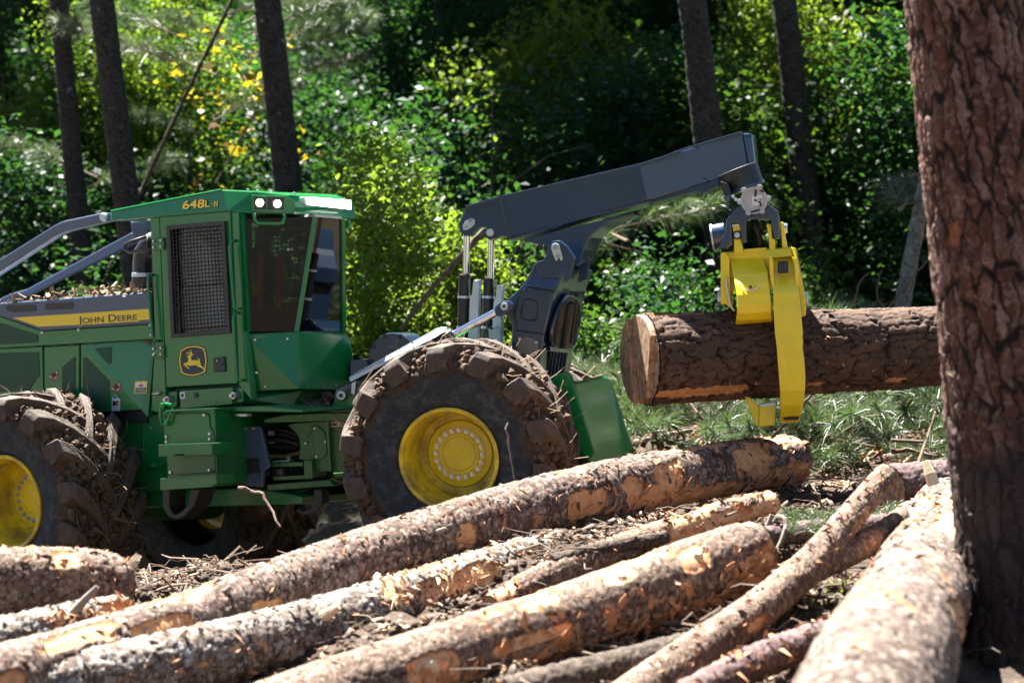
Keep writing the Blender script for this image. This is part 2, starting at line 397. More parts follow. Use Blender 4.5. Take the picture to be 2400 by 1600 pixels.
M['bark_scaly'] = bark_mat('bark_scaly_pale', (.085, .056, .044), (.34, .27, .23), (.016, .010, .008), (.62, .42, .26), (.42, .19, .09))
M['bark_pale'] = bark_mat('bark_pale_sapling', (.20, .19, .17), (.30, .29, .26), (.06, .05, .04), (.3, .2, .1), (.2, .1, .05), lichen=(.12, .11, .09), lich_thr=.55)
def spline(pts, rad, step):
    P = np.array([tuple(p) for p in pts], float); rad = np.array(rad, float)
    if len(P) > 2:
        t = np.arange(len(P)); tt = np.linspace(0, len(P) - 1, 200); out = []
        def cr(A):
            A = A.reshape(len(t), -1); ex = np.concatenate([[2 * A[0] - A[1]], A, [2 * A[-1] - A[-2]]]); i = np.minimum(np.floor(tt).astype(int), len(t) - 2); f = (tt - i)[:, None]
            p0, p1, p2, p3 = ex[i], ex[i + 1], ex[i + 2], ex[i + 3]
            return .5 * (2 * p1 + (p2 - p0) * f + (2 * p0 - 5 * p1 + 4 * p2 - p3) * f ** 2 + (3 * p1 - p0 - 3 * p2 + p3) * f ** 3)
        P = cr(P); rad = cr(rad)[:, 0]
    d = np.concatenate([[0], np.cumsum(np.linalg.norm(np.diff(P, axis=0), axis=1))])
    ns = max(2, int(d[-1] / step) + 1); s = np.linspace(0, d[-1], ns)
    return np.stack([np.interp(s, d, P[:, k]) for k in range(3)], -1), np.interp(s, d, rad), s
def log_frames(P):
    T = np.gradient(P, axis=0); T /= np.linalg.norm(T, axis=1)[:, None]
    up = np.array([0, 0, 1.]) if abs(T[0, 2]) < .8 else np.array([0, 1., 0])
    A = np.cross(T, up); A /= np.linalg.norm(A, axis=1)[:, None]; U = np.cross(A, T)
    return T, A, U
def log(name, pts, rad, mat, seed, cw=.06, cl=.12, amp=.02, peel=.72, patches=(), step=.014, lump=.035, tilt=.5, char=None, parent=None, nc=None, flare=None, pwarp=.35, ends=(1, 1), crk=.22, gapw=.35, rag=.6, pend=0.):
    P, r, s = spline(pts, rad, step); T, A, U = log_frames(P); rm = r.mean()
    nc = nc or max(12, int(2 * math.pi * rm / step)); q = np.linspace(0, 2 * math.pi, nc, endpoint=False)
    S, Q = np.meshgrid(s, q, indexing='ij'); ncell = max(6, int(2 * math.pi * rm / cw)); ns = len(s)
    N3 = np.stack([np.cos(Q) * rm, np.sin(Q) * rm, S], -1).reshape(-1, 3)
    w1 = (fbm(N3 * (1.1 / cw) * .5, seed + 11, 3) - .5).reshape(S.shape); w2 = (fbm(N3 * (1.1 / cl) * .6, seed + 12, 3) - .5).reshape(S.shape)
    w3 = (vnoise(N3 * 2.2 / cw, seed + 13) - .5).reshape(S.shape); w4 = (vnoise(N3 * 2.2 / cw, seed + 14) - .5).reshape(S.shape)
    x = Q / (2 * math.pi) * ncell + w1 * pwarp * 4 + w3 * rag; y = S / cl + w2 * pwarp * 4 + w4 * rag * cw / cl
    f1, f2, idv, dx, dy = voro(x, y, ncell, seed)
    g1, g2, idb, _, _ = voro(x * 2 + w4 * .5, y * 2.3 + w3 * .5, ncell * 2, seed + 3)
    edge = f2 - f1; gap = sstep(.50, .68, fbm(N3 * (.9 / cw), seed + 15, 2)).reshape(S.shape)
    c = np.maximum(sstep(.0, crk, edge), gap * gapw); fl = sstep(.0, .12, g2 - g1)
    c = c * (.75 + .25 * fl)
    idm = np.clip(.55 * idv + .45 * idb, 0, 1)
    big = (fbm(N3 * 2.2, seed + 5, 3) - .5).reshape(S.shape); fine = (fbm(N3 * 30, seed + 6, 3) - .5).reshape(S.shape)
    pn = fbm(N3 * np.array([3.4, 3.4, 2.0]), seed + 7, 4).reshape(S.shape) + .10 * fine
    pthr = peel - pend * sstep(.35, 1, S / s[-1]); pm = sstep(pthr - .045, pthr + .03, pn)
    L = s[-1]
    for (a0, a1, q0, q1) in patches:
        u = (S / L - (a0 + a1) / 2) / ((a1 - a0) / 2); dq = np.abs((Q - (q0 + q1) / 2 + math.pi) % (2 * math.pi) - math.pi) / ((q1 - q0) / 2)
        e = np.maximum(np.abs(u) ** 2 + dq ** 2 * .3, dq ** 2 + .3 * np.abs(u) ** 2) + (pn - .5) * 2.6 + fine * .5
        pm = np.maximum(pm, 1 - sstep(.80, 1.15, e))
    h = amp * (c * (.5 + .45 * idv + .40 * idb) + tilt * c * (dy * .8 + dx * .3)) + amp * .45 * fine
    pg = sstep(.35, .6, pm)
    h = h * (1 - pg) + pg * (amp * .25 * fine - .010)
    rr = r[:, None] * (1 + lump * 2.2 * big) - amp * .6 + h
    if flare is not None: rr = rr * (1 + flare(S, Q))
    V = P[:, None, :] + (A[:, None, :] * np.cos(Q)[..., None] + U[:, None, :] * np.sin(Q)[..., None]) * rr[..., None]
    ch = np.zeros(S.shape) if char is None else char(S, Q, pn)
    at = np.stack([c * (1 - pg) + pg, idm, pm, ch], -1).reshape(-1, 4)
    V = V.reshape(-1, 3); i, j = np.meshgrid(np.arange(ns - 1), np.arange(nc), indexing='ij'); k = (j + 1) % nc
    Fq = np.stack([i * nc + j, i * nc + k, (i + 1) * nc + k, (i + 1) * nc + j], -1).reshape(-1, 4)
    loc = Vector((V[:, 0].mean(), V[:, 1].mean(), V[:, 2].min())) if parent is None else WL[parent]
    o = link(name, np_mesh(name, V, Fq, loc, at), M[mat], parent, loc)
    o_info = dict(P=P, r=r, T=T, A=A, U=U, s=s, V=V.reshape(ns, nc, 3))
    for e, idx in ((0, 0), (1, -1)):
        if not ends[e]: continue
        ringv = o_info['V'][idx]; cen = ringv.mean(0); sgn = -1 if e == 0 else 1; V2 = [Vector(v) for v in ringv]; K = 6; rows = []
        for kk in range(K):
            f = 1 - kk / K
            jit = (vnoise(ringv * 14 + kk, seed + 31) - .5) * .03
            rows.append([Vector(cen + (v - cen) * f + T[idx] * (sgn * (.012 + jit[ii] * (1 if kk else 0)))) for ii, v in enumerate(ringv)])
        mb = MB(); V3 = [p for rw in rows for p in rw] + [Vector(cen)]; fs = []
        for kk in range(K - 1):
            for ii in range(nc):
                i2 = (ii + 1) % nc; fs.append((kk * nc + ii, kk * nc + i2, (kk + 1) * nc + i2, (kk + 1) * nc + ii))
        fs += [((K - 1) * nc + ii, (K - 1) * nc + (ii + 1) % nc, len(V3) - 1) for ii in range(nc)]
        if parent is None: mb.add(V3, fs).build('cut_end', M['endgrain'], o)
    return o, o_info
m, n, l, b = new_mat('end_grain_wood')
geo = n.new('ShaderNodeNewGeometry').outputs['Position']; tc = n.new('ShaderNodeTexCoord').outputs['Object']
wv = n.new('ShaderNodeTexWave'); wv.wave_type = 'BANDS'; wv.inputs['Scale'].default_value = 9; wv.inputs['Distortion'].default_value = 6; l.new(tc, wv.inputs['Vector'])
c = mixc(n, l, wv.outputs['Fac'], (.36, .22, .125), (.47, .31, .19)); c = mixc(n, l, ramp(n, l, noise(n, l, 16, 5, .7, geo), .42, .66), c, (.14, .085, .05))
l.new(c, b.inputs['Base Color']); b.inputs['Roughness'].default_value = .85; bump(n, l, b, noise(n, l, 60, 4, .6, geo), .5, .01); M['endgrain'] = m
def shards(o, info, n_, seed, mat, name='torn_bark', size=(.03, .10), qr=(-.6, 2.4), sr=(0, 1), lift=.8):
    """curled flakes and splinters standing off a log, joined into one part"""
    g = np.random.default_rng(seed); n_ = int(n_ * (.55 if name == 'torn_bark' and mat == 'darkbark' else .75)); lift = lift * (.22 if mat == 'darkbark' else .6); mb = MB(); P, r, T, A, U = info['P'], info['r'], info['T'], info['A'], info['U']; nc = info['V'].shape[1]
    for _ in range(n_):
        i = int(g.uniform(*sr) * (len(P) - 1)); q = g.uniform(*qr); j = int((q % (2 * math.pi)) / (2 * math.pi) * nc) % nc
        p = Vector(info['V'][i, j]); nrm = Vector(A[i] * math.cos(q) + U[i] * math.sin(q)); t = Vector(T[i]); sd = nrm.cross(t)
        a = g.uniform(0, 6.28); d = (t * math.cos(a) + sd * math.sin(a)); d = (d + nrm * g.uniform(.03, lift)).normalized(); w = d.cross(nrm).normalized()
        Ln = g.uniform(*size); wd = Ln * g.uniform(.15, .5); th = nrm * .006; p = p - nrm * .008
        f = [p - w * wd * .5, p + w * wd * .5, p + d * Ln * .6 + w * wd * g.uniform(.2, .6) + nrm * .01, p + d * Ln + w * wd * g.uniform(-.3, .3), p + d * Ln * .55 - w * wd * g.uniform(.2, .5)]
        mb.prism(f, th)
    return tag(mb.build(name, M[mat], o), kind='stuff')
def stub(o, info, sf, q, ln, r, mat='palewood', name='branch_stub', lean=.5):
    i = int(sf * (len(info['P']) - 1)); p = Vector(info['P'][i]); nrm = Vector(info['A'][i] * math.cos(q) + info['U'][i] * math.sin(q)); t = Vector(info['T'][i])
    d = (nrm + t * lean).normalized(); rr = float(info['r'][i])
    return MB().tube([p + nrm * rr * .8, p + nrm * rr * .8 + d * ln * .6, p + nrm * rr * .8 + d * ln], [r, r * .8, r * .45], 9).build(name, M[mat], o)
pi = math.pi
# the log held by the grapple
H0 = wp(1512, 842, 24.58); H1 = wp(2209, 811, 25.40); Hd = (H1 - H0).normalized(); H2 = H0 + Hd * 4.6
rh = .40
held, hi = log('held_log', [H0, H0 + Hd * .5, H0 + Hd * 1.2, H1, H2], [.400, .385, .372, .345, .32], 'bark_held', 21, rag=.4, cw=.075, cl=.30, amp=.021, peel=.80,
               patches=[(-.03, .17, -1.05, -.72), (.0, .12, 1.2, 1.6), (.30, .34, -.9, -.74), (.47, .51, -.95, -.80)], step=.0135, lump=.03)
tag(held, 'thick rough barked log held up sideways in the yellow grapple', 'log')
# hinge step left on its butt end: the far half of the face sticks out further
a0, u0 = Vector(hi['A'][0]), Vector(hi['U'][0]); mb = MB()
arc = [H0 + (a0 * math.cos(q) + u0 * math.sin(q)) * .385 for q in np.linspace(2.0, 4.6, 16)]
mb.prism([p - Hd * .0 for p in arc], -Hd * .10); mb.build('cut_end', M['endgrain'], held, .01)
arc = [H0 + (a0 * math.cos(q) + u0 * math.sin(q)) * .39 for q in np.linspace(.55, 1.95, 10)] + [H0 + (a0 * math.cos(q) + u0 * math.sin(q)) * .36 for q in np.linspace(4.65, 5.2, 5)]
mb = MB(); mb.prism(arc, -Hd * .06); mb.build('cut_end', M['endgrain'], held, .01)
shards(held, hi, 240, 5, 'darkbark', qr=(.9, 2.2), sr=(.16, .36), size=(.04, .13), lift=.6)
shards(held, hi, 160, 6, 'splinter', name='splinter', qr=(-1.6, 1.8), sr=(0, .95), size=(.015, .05))
shards(held, hi, 90, 8, 'darkbark', name='bark_flake', qr=(4.3, 5.3), sr=(.02, .9), size=(.02, .06))

def fg(label, name, ctrl, mat, seed, **kw):
    pts = [wp(x, y, Y) for x, y, Y, r in ctrl]; rad = [r * Y / F for x, y, Y, r in ctrl]
    o, inf = log(name, pts, rad, mat, seed, **kw); tag(o, label, 'log', 'felled pine logs in the foreground'); return o, inf
L1, i1 = fg('long red brown log crossing in front of the rear wheel with peeled bark patches', 'felled_log',
            [(-330, 1690, 16.6, 102), (295, 1515, 18.6, 84), (900, 1296, 21.0, 73), (1326, 1172, 22.6, 72), (1640, 1108, 24.2, 66), (1850, 1078, 25.4, 61)], 'bark_brown', 41,
            cw=.08, cl=.13, amp=.010, crk=.24, gapw=.2, lump=.022, pend=.13, peel=.66, patches=[(.66, .70, -.45, .35), (.725, .745, -.2, .5), (.76, .80, -.6, .1), (.82, .90, -1.1, -.35), (.92, .99, -.9, -.1), (.13, .20, .7, 1.3), (.20, .26, .2, .8), (.885, .92, .0, .8)])
shards(L1, i1, 420, 51, 'darkbark'); shards(L1, i1, 240, 52, 'splinter', 'splinter', (.02, .09), (-1.2, 1.6), (.3, 1)); shards(L1, i1, 60, 53, 'palewood', 'wood_chip', (.02, .07), (.6, 2), (.1, .9))
shards(L1, i1, 260, 151, 'splinter', 'torn_strip', (.05, .20), (-1.5, -.2), (.45, 1), .4)
L2, i2 = fg('pale lichen grey log with thick scaly plates lying below the long one', 'felled_log',
            [(-220, 1690, 17.2, 82), (306, 1578, 18.2, 78), (690, 1487, 19.3, 74), (960, 1410, 20.2, 72), (1180, 1338, 21.0, 62), (1300, 1302, 21.4, 52)], 'bark_grey', 42,
            pend=.14, cw=.055, cl=.085, amp=.015, peel=.74, patches=[(.70, .86, -.6, .9), (.90, .96, .0, .9)], tilt=.9)
shards(L2, i2, 520, 54, 'darkbark', size=(.03, .09)); shards(L2, i2, 200, 55, 'palewood', 'wood_chip', (.03, .12), (-.6, 1.9), (.62, 1)); shards(L2, i2, 150, 56, 'splinter', 'splinter', (.03, .10), (-1.2, .8), (.2, 1))
stub(L2, i2, .54, .6, .17, .045)
for sf, q, ln in ((.30, .9, .10), (.52, .4, .12), (.70, 1.0, .09), (.88, .8, .14)): stub(L1, i1, sf, q, ln, .03, 'greytwig')
for sf, q in ((.33, 1.1), (.78, .9)): stub(L2, i2, sf, q, .11, .03, 'palewood')
L3, i3 = fg('big smooth tan log with knot scars nearest the middle of the pile', 'felled_log',
            [(380, 1790, 16.8, 98), (680, 1668, 17.5, 94), (1050, 1545, 18.3, 88), (1400, 1428, 19.0, 86), (1640, 1338, 19.6, 82), (1772, 1292, 19.9, 76)], 'bark_tan', 43,
            cw=.075, cl=.09, amp=.006, crk=.24, gapw=.25, pend=.10, peel=.69, patches=[(.36, .44, -.35, .55), (.83, .88, .35, 1.15), (.70, .76, .8, 1.5), (.55, .80, -1.5, -.6), (.93, 1.0, -.8, .2), (.50, .62, -.1, .25)], lump=.05, tilt=.3)
shards(L3, i3, 200, 57, 'splinter', 'splinter', (.03, .12), (-1.6, .5), (.35, 1)); shards(L3, i3, 90, 58, 'palewood', 'wood_chip', (.02, .08)); shards(L3, i3, 260, 60, 'splinter', 'torn_bark', (.05, .17), (-1.8, -.3), (.9, 1))
shards(L3, i3, 320, 157, 'splinter', 'torn_strip', (.05, .22), (-1.6, -.3), (.4, 1), .4)
for sf, q in ((.40, .25), (.87, .9), (.735, 1.1)): stub(L3, i3, sf, q, .05, .075, 'palewood', 'knot', .1)
stub(L3, i3, .72, -1.2, .34, .05, 'wood', 'split_spike', .05); stub(L3, i3, .70, -1.45, .30, .035, 'splinter', 'split_spike', .3)
L4, i4 = fg('slender peeled log tapering between the two biggest logs', 'felled_log',
            [(1150, 1420, 20.0, 34), (1330, 1332, 20.6, 36), (1560, 1252, 21.3, 36), (1720, 1200, 21.8, 33), (1808, 1178, 22.1, 30)], 'bark_tan', 44, cw=.04, cl=.06, amp=.010, peel=.52, step=.011)
shards(L4, i4, 130, 61, 'splinter', 'splinter', (.02, .08)); shards(L4, i4, 60, 62, 'darkbark')
L5, i5 = fg('massive pale scaly log running away beside the standing pine', 'felled_log',
            [(1985, 1790, 14.4, 195), (2060, 1590, 15.4, 172), (2125, 1445, 17.2, 138), (2185, 1300, 20.4, 106), (2225, 1200, 24.2, 84), (2245, 1150, 27.2, 72)], 'bark_scaly', 45,
            cw=.06, cl=.10, amp=.012, crk=.26, gapw=.2, peel=.70, patches=[(.36, .50, .2, 1.5), (.52, .60, .9, 1.9), (.15, .22, -.4, .6)], step=.017, tilt=.7)
shards(L5, i5, 320, 63, 'darkbark', size=(.03, .08)); shards(L5, i5, 160, 64, 'splinter', 'splinter', (.03, .12), (-.5, 2.6), (.2, .7)); shards(L5, i5, 50, 65, 'palewood', 'wood_chip', (.06, .20), (1.6, 2.8), (.45, .62), 1.2)
stub(L5, i5, .70, 1.9, .26, .06, 'palewood', 'branch_stub', .2)
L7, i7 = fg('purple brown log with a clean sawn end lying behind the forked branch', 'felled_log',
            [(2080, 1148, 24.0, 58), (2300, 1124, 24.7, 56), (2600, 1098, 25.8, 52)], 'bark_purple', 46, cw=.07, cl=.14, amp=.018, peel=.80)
L8, i8 = fg('short thick log whose rounded end lies below the front tyre', 'felled_log',
            [(-420, 1392, 18.8, 96), (-60, 1376, 19.4, 92), (180, 1370, 19.9, 86), (262, 1372, 20.1, 74), (282, 1374, 20.15, 58)], 'bark_tan', 47, cw=.075, cl=.09, amp=.014, peel=.68, patches=[(.70, .80, .6, 1.2)])
shards(L8, i8, 150, 66, 'splinter', 'splinter', (.02, .08), (.2, 2)); shards(L8, i8, 120, 67, 'darkbark')
L9, i9 = fg('scaly grey log with a broken stub just below the short thick log', 'felled_log',
            [(-300, 1560, 17.6, 70), (40, 1500, 18.4, 62), (200, 1462, 18.9, 54), (290, 1440, 19.2, 44)], 'bark_grey', 48, cw=.045, cl=.07, amp=.022, peel=.70, patches=[(.85, 1, 0, 1)])
stub(L9, i9, .72, .9, .26, .035, 'greytwig', 'branch_stub', .5); shards(L9, i9, 140, 68, 'splinter', 'splinter', (.03, .1), (-.2, 1.2), (.6, 1)); shards(L9, i9, 120, 69, 'darkbark')
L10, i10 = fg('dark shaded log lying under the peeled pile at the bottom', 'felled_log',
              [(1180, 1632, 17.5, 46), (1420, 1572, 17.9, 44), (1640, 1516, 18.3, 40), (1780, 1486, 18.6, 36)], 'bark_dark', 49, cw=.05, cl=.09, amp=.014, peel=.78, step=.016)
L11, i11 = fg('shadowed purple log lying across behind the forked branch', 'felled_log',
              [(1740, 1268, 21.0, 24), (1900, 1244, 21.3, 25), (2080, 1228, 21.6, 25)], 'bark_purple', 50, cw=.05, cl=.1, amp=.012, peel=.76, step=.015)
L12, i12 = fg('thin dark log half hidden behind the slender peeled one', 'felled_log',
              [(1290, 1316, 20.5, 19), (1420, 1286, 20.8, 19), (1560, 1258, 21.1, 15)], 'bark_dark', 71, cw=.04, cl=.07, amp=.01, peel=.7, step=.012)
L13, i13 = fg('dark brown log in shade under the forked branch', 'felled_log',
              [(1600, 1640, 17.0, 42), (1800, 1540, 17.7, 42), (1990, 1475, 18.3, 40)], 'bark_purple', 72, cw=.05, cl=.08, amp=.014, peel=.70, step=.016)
shards(L13, i13, 120, 73, 'splinter', 'splinter', (.03, .1))
# forked limb: one thing, its second arm a part
L6, i6 = log('forked_limb', [wp(*p) for p in ((1360, 1720, 17.3), (1560, 1580, 17.9), (1760, 1440, 18.6), (1880, 1340, 19.1), (1960, 1250, 19.6), (2045, 1150, 20.1), (2078, 1112, 20.3))],
             [x * Y / F for x, Y in ((58, 17.3), (54, 17.9), (46, 18.6), (41, 19.1), (34, 19.6), (30, 20.1), (27, 20.3))], 'bark_tan', 74, cw=.03, cl=.035, amp=.008, peel=.76, step=.010,
             patches=[(.0, .4, -1.6, -.75)], lump=.03)
tag(L6, 'forked sunlit limb rising towards the cut end of a purple log', 'log', 'felled pine logs in the foreground')
b6, j6 = log('fork_arm', [wp(*p) for p in ((1870, 1350, 19.05), (1960, 1310, 19.5), (2050, 1262, 20.0), (2118, 1215, 20.4))], [x * Y / F for x, Y in ((34, 19.05), (33, 19.5), (32, 20), (28, 20.4))], 'bark_tan', 75, cw=.03, cl=.035, amp=.008, peel=.72, step=.010, parent=L6, patches=[(0, .6, -1.5, -.8)])
shards(L6, i6, 160, 76, 'splinter', 'splinter', (.02, .08), (-1.4, 1.8)); shards(L6, i6, 60, 77, 'darkbark')

# ---------------------------------------------------------------- the big standing pine at the right
def pchar(S, Q, pn): return np.clip(sstep(1.95, 1.35, S + (pn - .5) * 2.2), 0, 1) * .82
pine, ip = log('standing_pine', [wp(2440, 1560, 18.5), wp(2415, 1300, 18.5), wp(2382, 960, 18.5), wp(2350, 690, 18.5), wp(2282, 100, 18.5), wp(2190, -700, 18.5), wp(2130, -1500, 18.5)],
               [.52, .475, .455, .435, .41, .36, .28], 'bark_stand', 91, cw=.08, cl=.42, amp=.020, peel=.84, step=.0125, lump=.015, pwarp=.20, tilt=.10, crk=.26, gapw=.12, rag=.35,
               char=pchar, flare=lambda S, Q: .22 * np.exp(-S / .25) * (.6 + .5 * np.cos(Q * 3 + 1)), ends=(0, 0), parent=None, nc=236)
tag(pine, 'big standing pine trunk with plated red bark and a charred foot', 'tree')
shards(pine, ip, 160, 92, 'darkbark', 'bark_flake', (.03, .10), (-2.0, .3), (.0, .5), .4)
# ---------------------------------------------------------------- the skidder
FF = Fr((wp(16, 0, 25.7).x, 25.7), R(36))       # front half of the articulated machine
RF = Fr((wp(1052, 0, 24).x, 24.0), R(14))       # rear half
root = empty('log_skidder', RF.mk(-1.9, 1.6, 0), 'green articulated log skidder with yellow rims and a dark boom, its work lamps lit', 'skidder')
def part(mb, name, mat, bevel=.006, parent=None, label=None, smooth=False):
    o = mb.build(name, M[mat], parent or root, bevel, smooth)
    if label: o['label'] = label
    return o
def P_(fr, pts, v0, v1): return MB().prism(fr.pl(pts, v0), fr.V * (v1 - v0))
def bolts(fr, pts, v, r, parent, name='bolt', mat='bolt', h=.018):
    for p in pts:
        q = fr.pt(p, v); mb = MB().cyl(q, q - fr.V * h, r, r * .8, 8); mb.build(name, M[mat], parent)
# --- wheels: tyre, rim, nuts, lugs, mud
def wheel_mesh():
    n = 120; prof = [(.415, .06), (.435, .015), (.50, -.020), (.60, -.045), (.70, -.050), (.77, -.035), (.82, .005), (.85, .07), (.862, .20), (.868, .385), (.862, .57), (.85, .70), (.82, .765), (.79, .80), (.70, .81), (.60, .80), (.50, .78), (.43, .75), (.415, .71)]
    prof2 = []
    for (r0, y0), (r1, y1) in zip(prof[:-1], prof[1:]):
        for k in range(3): prof2.append((r0 + (r1 - r0) * k / 3, y0 + (y1 - y0) * k / 3))
    prof2.append(prof[-1]); pr = np.array(prof2); q = np.linspace(0, 2 * pi, 240, endpoint=False)
    rr, qq = np.meshgrid(pr[:, 0], q, indexing='ij'); yy = np.repeat(pr[:, 1][:, None], len(q), 1)
    N3 = np.stack([rr * np.cos(qq), yy, rr * np.sin(qq)], -1).reshape(-1, 3)
    nz = (fbm(N3 * 6, 5, 4) - .45).reshape(rr.shape); fine = (fbm(N3 * 22, 6, 2) - .5).reshape(rr.shape)
    mud = sstep(.60, .86, rr)
    rr2 = rr + mud * (np.maximum(nz, -.1) * .10 + fine * .05); yy2 = yy - np.sign(.385 - yy) * sstep(.55, .75, rr) * (1 - sstep(.86, .9, rr)) * (np.maximum(nz, 0) * .07 + fine * .03)
    V = np.stack([rr2 * np.cos(qq), yy2, rr2 * np.sin(qq)], -1).reshape(-1, 3); a, c = rr.shape
    i, j = np.meshgrid(np.arange(a - 1), np.arange(c), indexing='ij'); k = (j + 1) % c
    return V, np.stack([i * c + j, i * c + k, (i + 1) * c + k, (i + 1) * c + j], -1).reshape(-1, 4)
m, n, l, b = new_mat('muddy_tyre')
tc = n.new('ShaderNodeTexCoord').outputs['Object']; sx = n.new('ShaderNodeSeparateXYZ'); l.new(tc, sx.inputs[0])
h1 = n.new('ShaderNodeMath'); h1.operation = 'MULTIPLY'; l.new(sx.outputs[0], h1.inputs[0]); l.new(sx.outputs[0], h1.inputs[1])
h2_ = n.new('ShaderNodeMath'); h2_.operation = 'MULTIPLY_ADD'; l.new(sx.outputs[2], h2_.inputs[0]); l.new(sx.outputs[2], h2_.inputs[1]); l.new(h1.outputs[0], h2_.inputs[2])
h3 = n.new('ShaderNodeMath'); h3.operation = 'SQRT'; l.new(h2_.outputs[0], h3.inputs[0])
nf = noise(n, l, 5, 6, .65, tc); h4 = n.new('ShaderNodeMath'); h4.operation = 'MULTIPLY_ADD'; h4.inputs[1].default_value = .40; l.new(nf, h4.inputs[0]); l.new(h3.outputs[0], h4.inputs[2])
fine = noise(n, l, 26, 6, .7, tc)
rub = mixc(n, l, ramp(n, l, noise(n, l, 12, 5, .7, tc), .46, .76), (.018, .027, .037), (.085, .090, .098))
mu = mixc(n, l, ramp(n, l, fine, .35, .7), (.024, .016, .012), (.095, .062, .042))
l.new(mixc(n, l, ramp(n, l, h4.outputs[0], .88, .95), rub, mu), b.inputs['Base Color']); b.inputs['Roughness'].default_value = .9
bump(n, l, b, fine, .9, .025); M['tyre'] = m
m, n, l, b = new_mat('muddy_lug')
tc = n.new('ShaderNodeTexCoord').outputs['Object']; fine = noise(n, l, 20, 6, .7, tc)
c = mixc(n, l, ramp(n, l, fine, .3, .72), (.030, .022, .018), (.115, .082, .062)); c = mixc(n, l, ramp(n, l, noise(n, l, 6, 4, .6, tc), .55, .66), c, (.055, .050, .048))
l.new(c, b.inputs['Base Color']); b.inputs['Roughness'].default_value = .85; bump(n, l, b, fine, .7, .02); M['lug'] = m
def lug_mb(side):
    rows = []; W = [(-.085, .75, .785, .185), (-.088, .80, .905, .180), (-.05, .82, .955, .172), (.06, .83, .975, .155), (.19, .84, .980, .138), (.32, .84, .978, .125), (.43, .84, .965, .11)]
    for k, (y, ri, ro, w) in enumerate(W):
        a = .60 * (max(0, y + .02) / .43) ** 1.15; y2 = y if side == 0 else .77 - y
        rw = []
        for rad_, ww in ((ri, w * 1.25), (ri, -w * 1.25), (ro, -w * .86), (ro, w * .86)):
            t = a + ww * .5 / .93; rw.append(Vector((rad_ * math.sin(t), y2, rad_ * math.cos(t))))
        rows.append(rw)
    return MB().rows(rows)
def make_wheel():
    V, Q = wheel_mesh(); me = np_mesh('wheel', V, Q, (0, 0, 0)); w = link('wheel', me, M['tyre'], None, Vector((0, 0, 0))); WL[w] = Vector((0, 0, 0))
    prof = [(.415, .10), (.435, .03), (.437, -.012), (.425, -.022), (.405, -.012), (.395, .03), (.372, .10), (.362, .22), (.358, .345), (.352, .372), (.30, .376), (.292, .376)]
    mb = MB(); nn = 72
    def lathe(pf, name, mat, close=False, par=w):
        mb = MB(); rows = [[Vector((r_ * math.cos(a), y_, r_ * math.sin(a))) for a in [2 * pi * k / nn for k in range(nn)]] for r_, y_ in pf]
        V3 = [p for rw in rows for p in rw]; fs = []
        for j in range(len(rows) - 1):
            for i in range(nn): fs.append((j * nn + i, j * nn + (i + 1) % nn, (j + 1) * nn + (i + 1) % nn, (j + 1) * nn + i))
        if close: fs.append(tuple((len(rows) - 1) * nn + i for i in range(nn)))
        mb.add(V3, fs); o = mb.build(name, M[mat], par, 0, True); 
        e = o.modifiers.new('edges', 'EDGE_SPLIT'); e.split_angle = R(32); return o
    lathe(prof, 'rim', 'rimyellow')
    lathe([(.352, .40), (.296, .40), (.292, .42)], 'rim_gap', 'black')
    lathe([(.290, .45), (.288, .372), (.280, .362), (.235, .352), (.232, .346), (.178, .346), (.175, .338), (.150, .338), (.1485, .345), (.1455, .345), (.144, .337), (.08, .333), (.001, .332)], 'hub', 'hubyellow', False)
    nb = MB(); nb.cyl(Vector((0, 0, 0)), Vector((0, -.008, 0)), .023, .023, 14); nb.cyl(Vector((0, -.008, 0)), Vector((0, -.032, 0)), .0165, .0155, 6); nb.cyl(Vector((0, -.032, 0)), Vector((0, -.042, 0)), .008, .007, 8)
    nut = nb.build('wheel_nut', M['bolt'], w)
    for k in range(20):
        c = nut if k == 0 else nut.copy()
        if k: C.objects.link(c)
        a = 2 * pi * (k + .5) / 20; c.location = (.205 * math.sin(a), .346, .205 * math.cos(a)); c.rotation_euler = (0, a, 0); WL[c] = Vector((0, 0, 0))
    vb = MB().cyl(Vector((.25, .36, -.245)), Vector((.25, .30, -.245)), .02, .018, 10); vb.build('valve_cap', M['galv'], w)
    for side in (0, 1):
        lg = lug_mb(side).build('lug', M['lug'], w, .012)
        for k in range(14):
            c = lg if k == 0 else lg.copy()
            if k: C.objects.link(c)
            c.rotation_euler = (0, 2 * pi * (k + .5 * side) / 14 + .05, 0); WL[c] = Vector((0, 0, 0))
    g = np.random.default_rng(17); mb = MB()
    ico = [(0, 0, 1), (.89, 0, .45), (.28, .85, .45), (-.72, .53, .45), (-.72, -.53, .45), (.28, -.85, .45), (.72, .53, -.45), (-.28, .85, -.45), (-.89, 0, -.45), (-.28, -.85, -.45), (.72, -.53, -.45), (0, 0, -1)]
    icf = [(0, 1, 2), (0, 2, 3), (0, 3, 4), (0, 4, 5), (0, 5, 1), (1, 6, 2), (2, 7, 3), (3, 8, 4), (4, 9, 5), (5, 10, 1), (6, 7, 2), (7, 8, 3), (8, 9, 4), (9, 10, 5), (10, 6, 1), (11, 7, 6), (11, 8, 7), (11, 9, 8), (11, 10, 9), (11, 6, 10)]
    for _ in range(3600):
        a = g.uniform(0, 2 * pi); y = g.uniform(-.06, .82); rb = .865 - .10 * sstep(.12, -.06, y) - .10 * sstep(.65, .82, y)
        r0 = rb + g.uniform(-.01, .08); s = g.uniform(.008, .040); cpos = np.array([r0 * math.cos(a), y, r0 * math.sin(a)])
        mb.add([cpos + np.array(p) * s * g.uniform(.5, 1.6, 3) for p in ico], icf)
    tag(mb.build('mud_clods', M['mud'], w), kind='stuff')
    mb = MB()
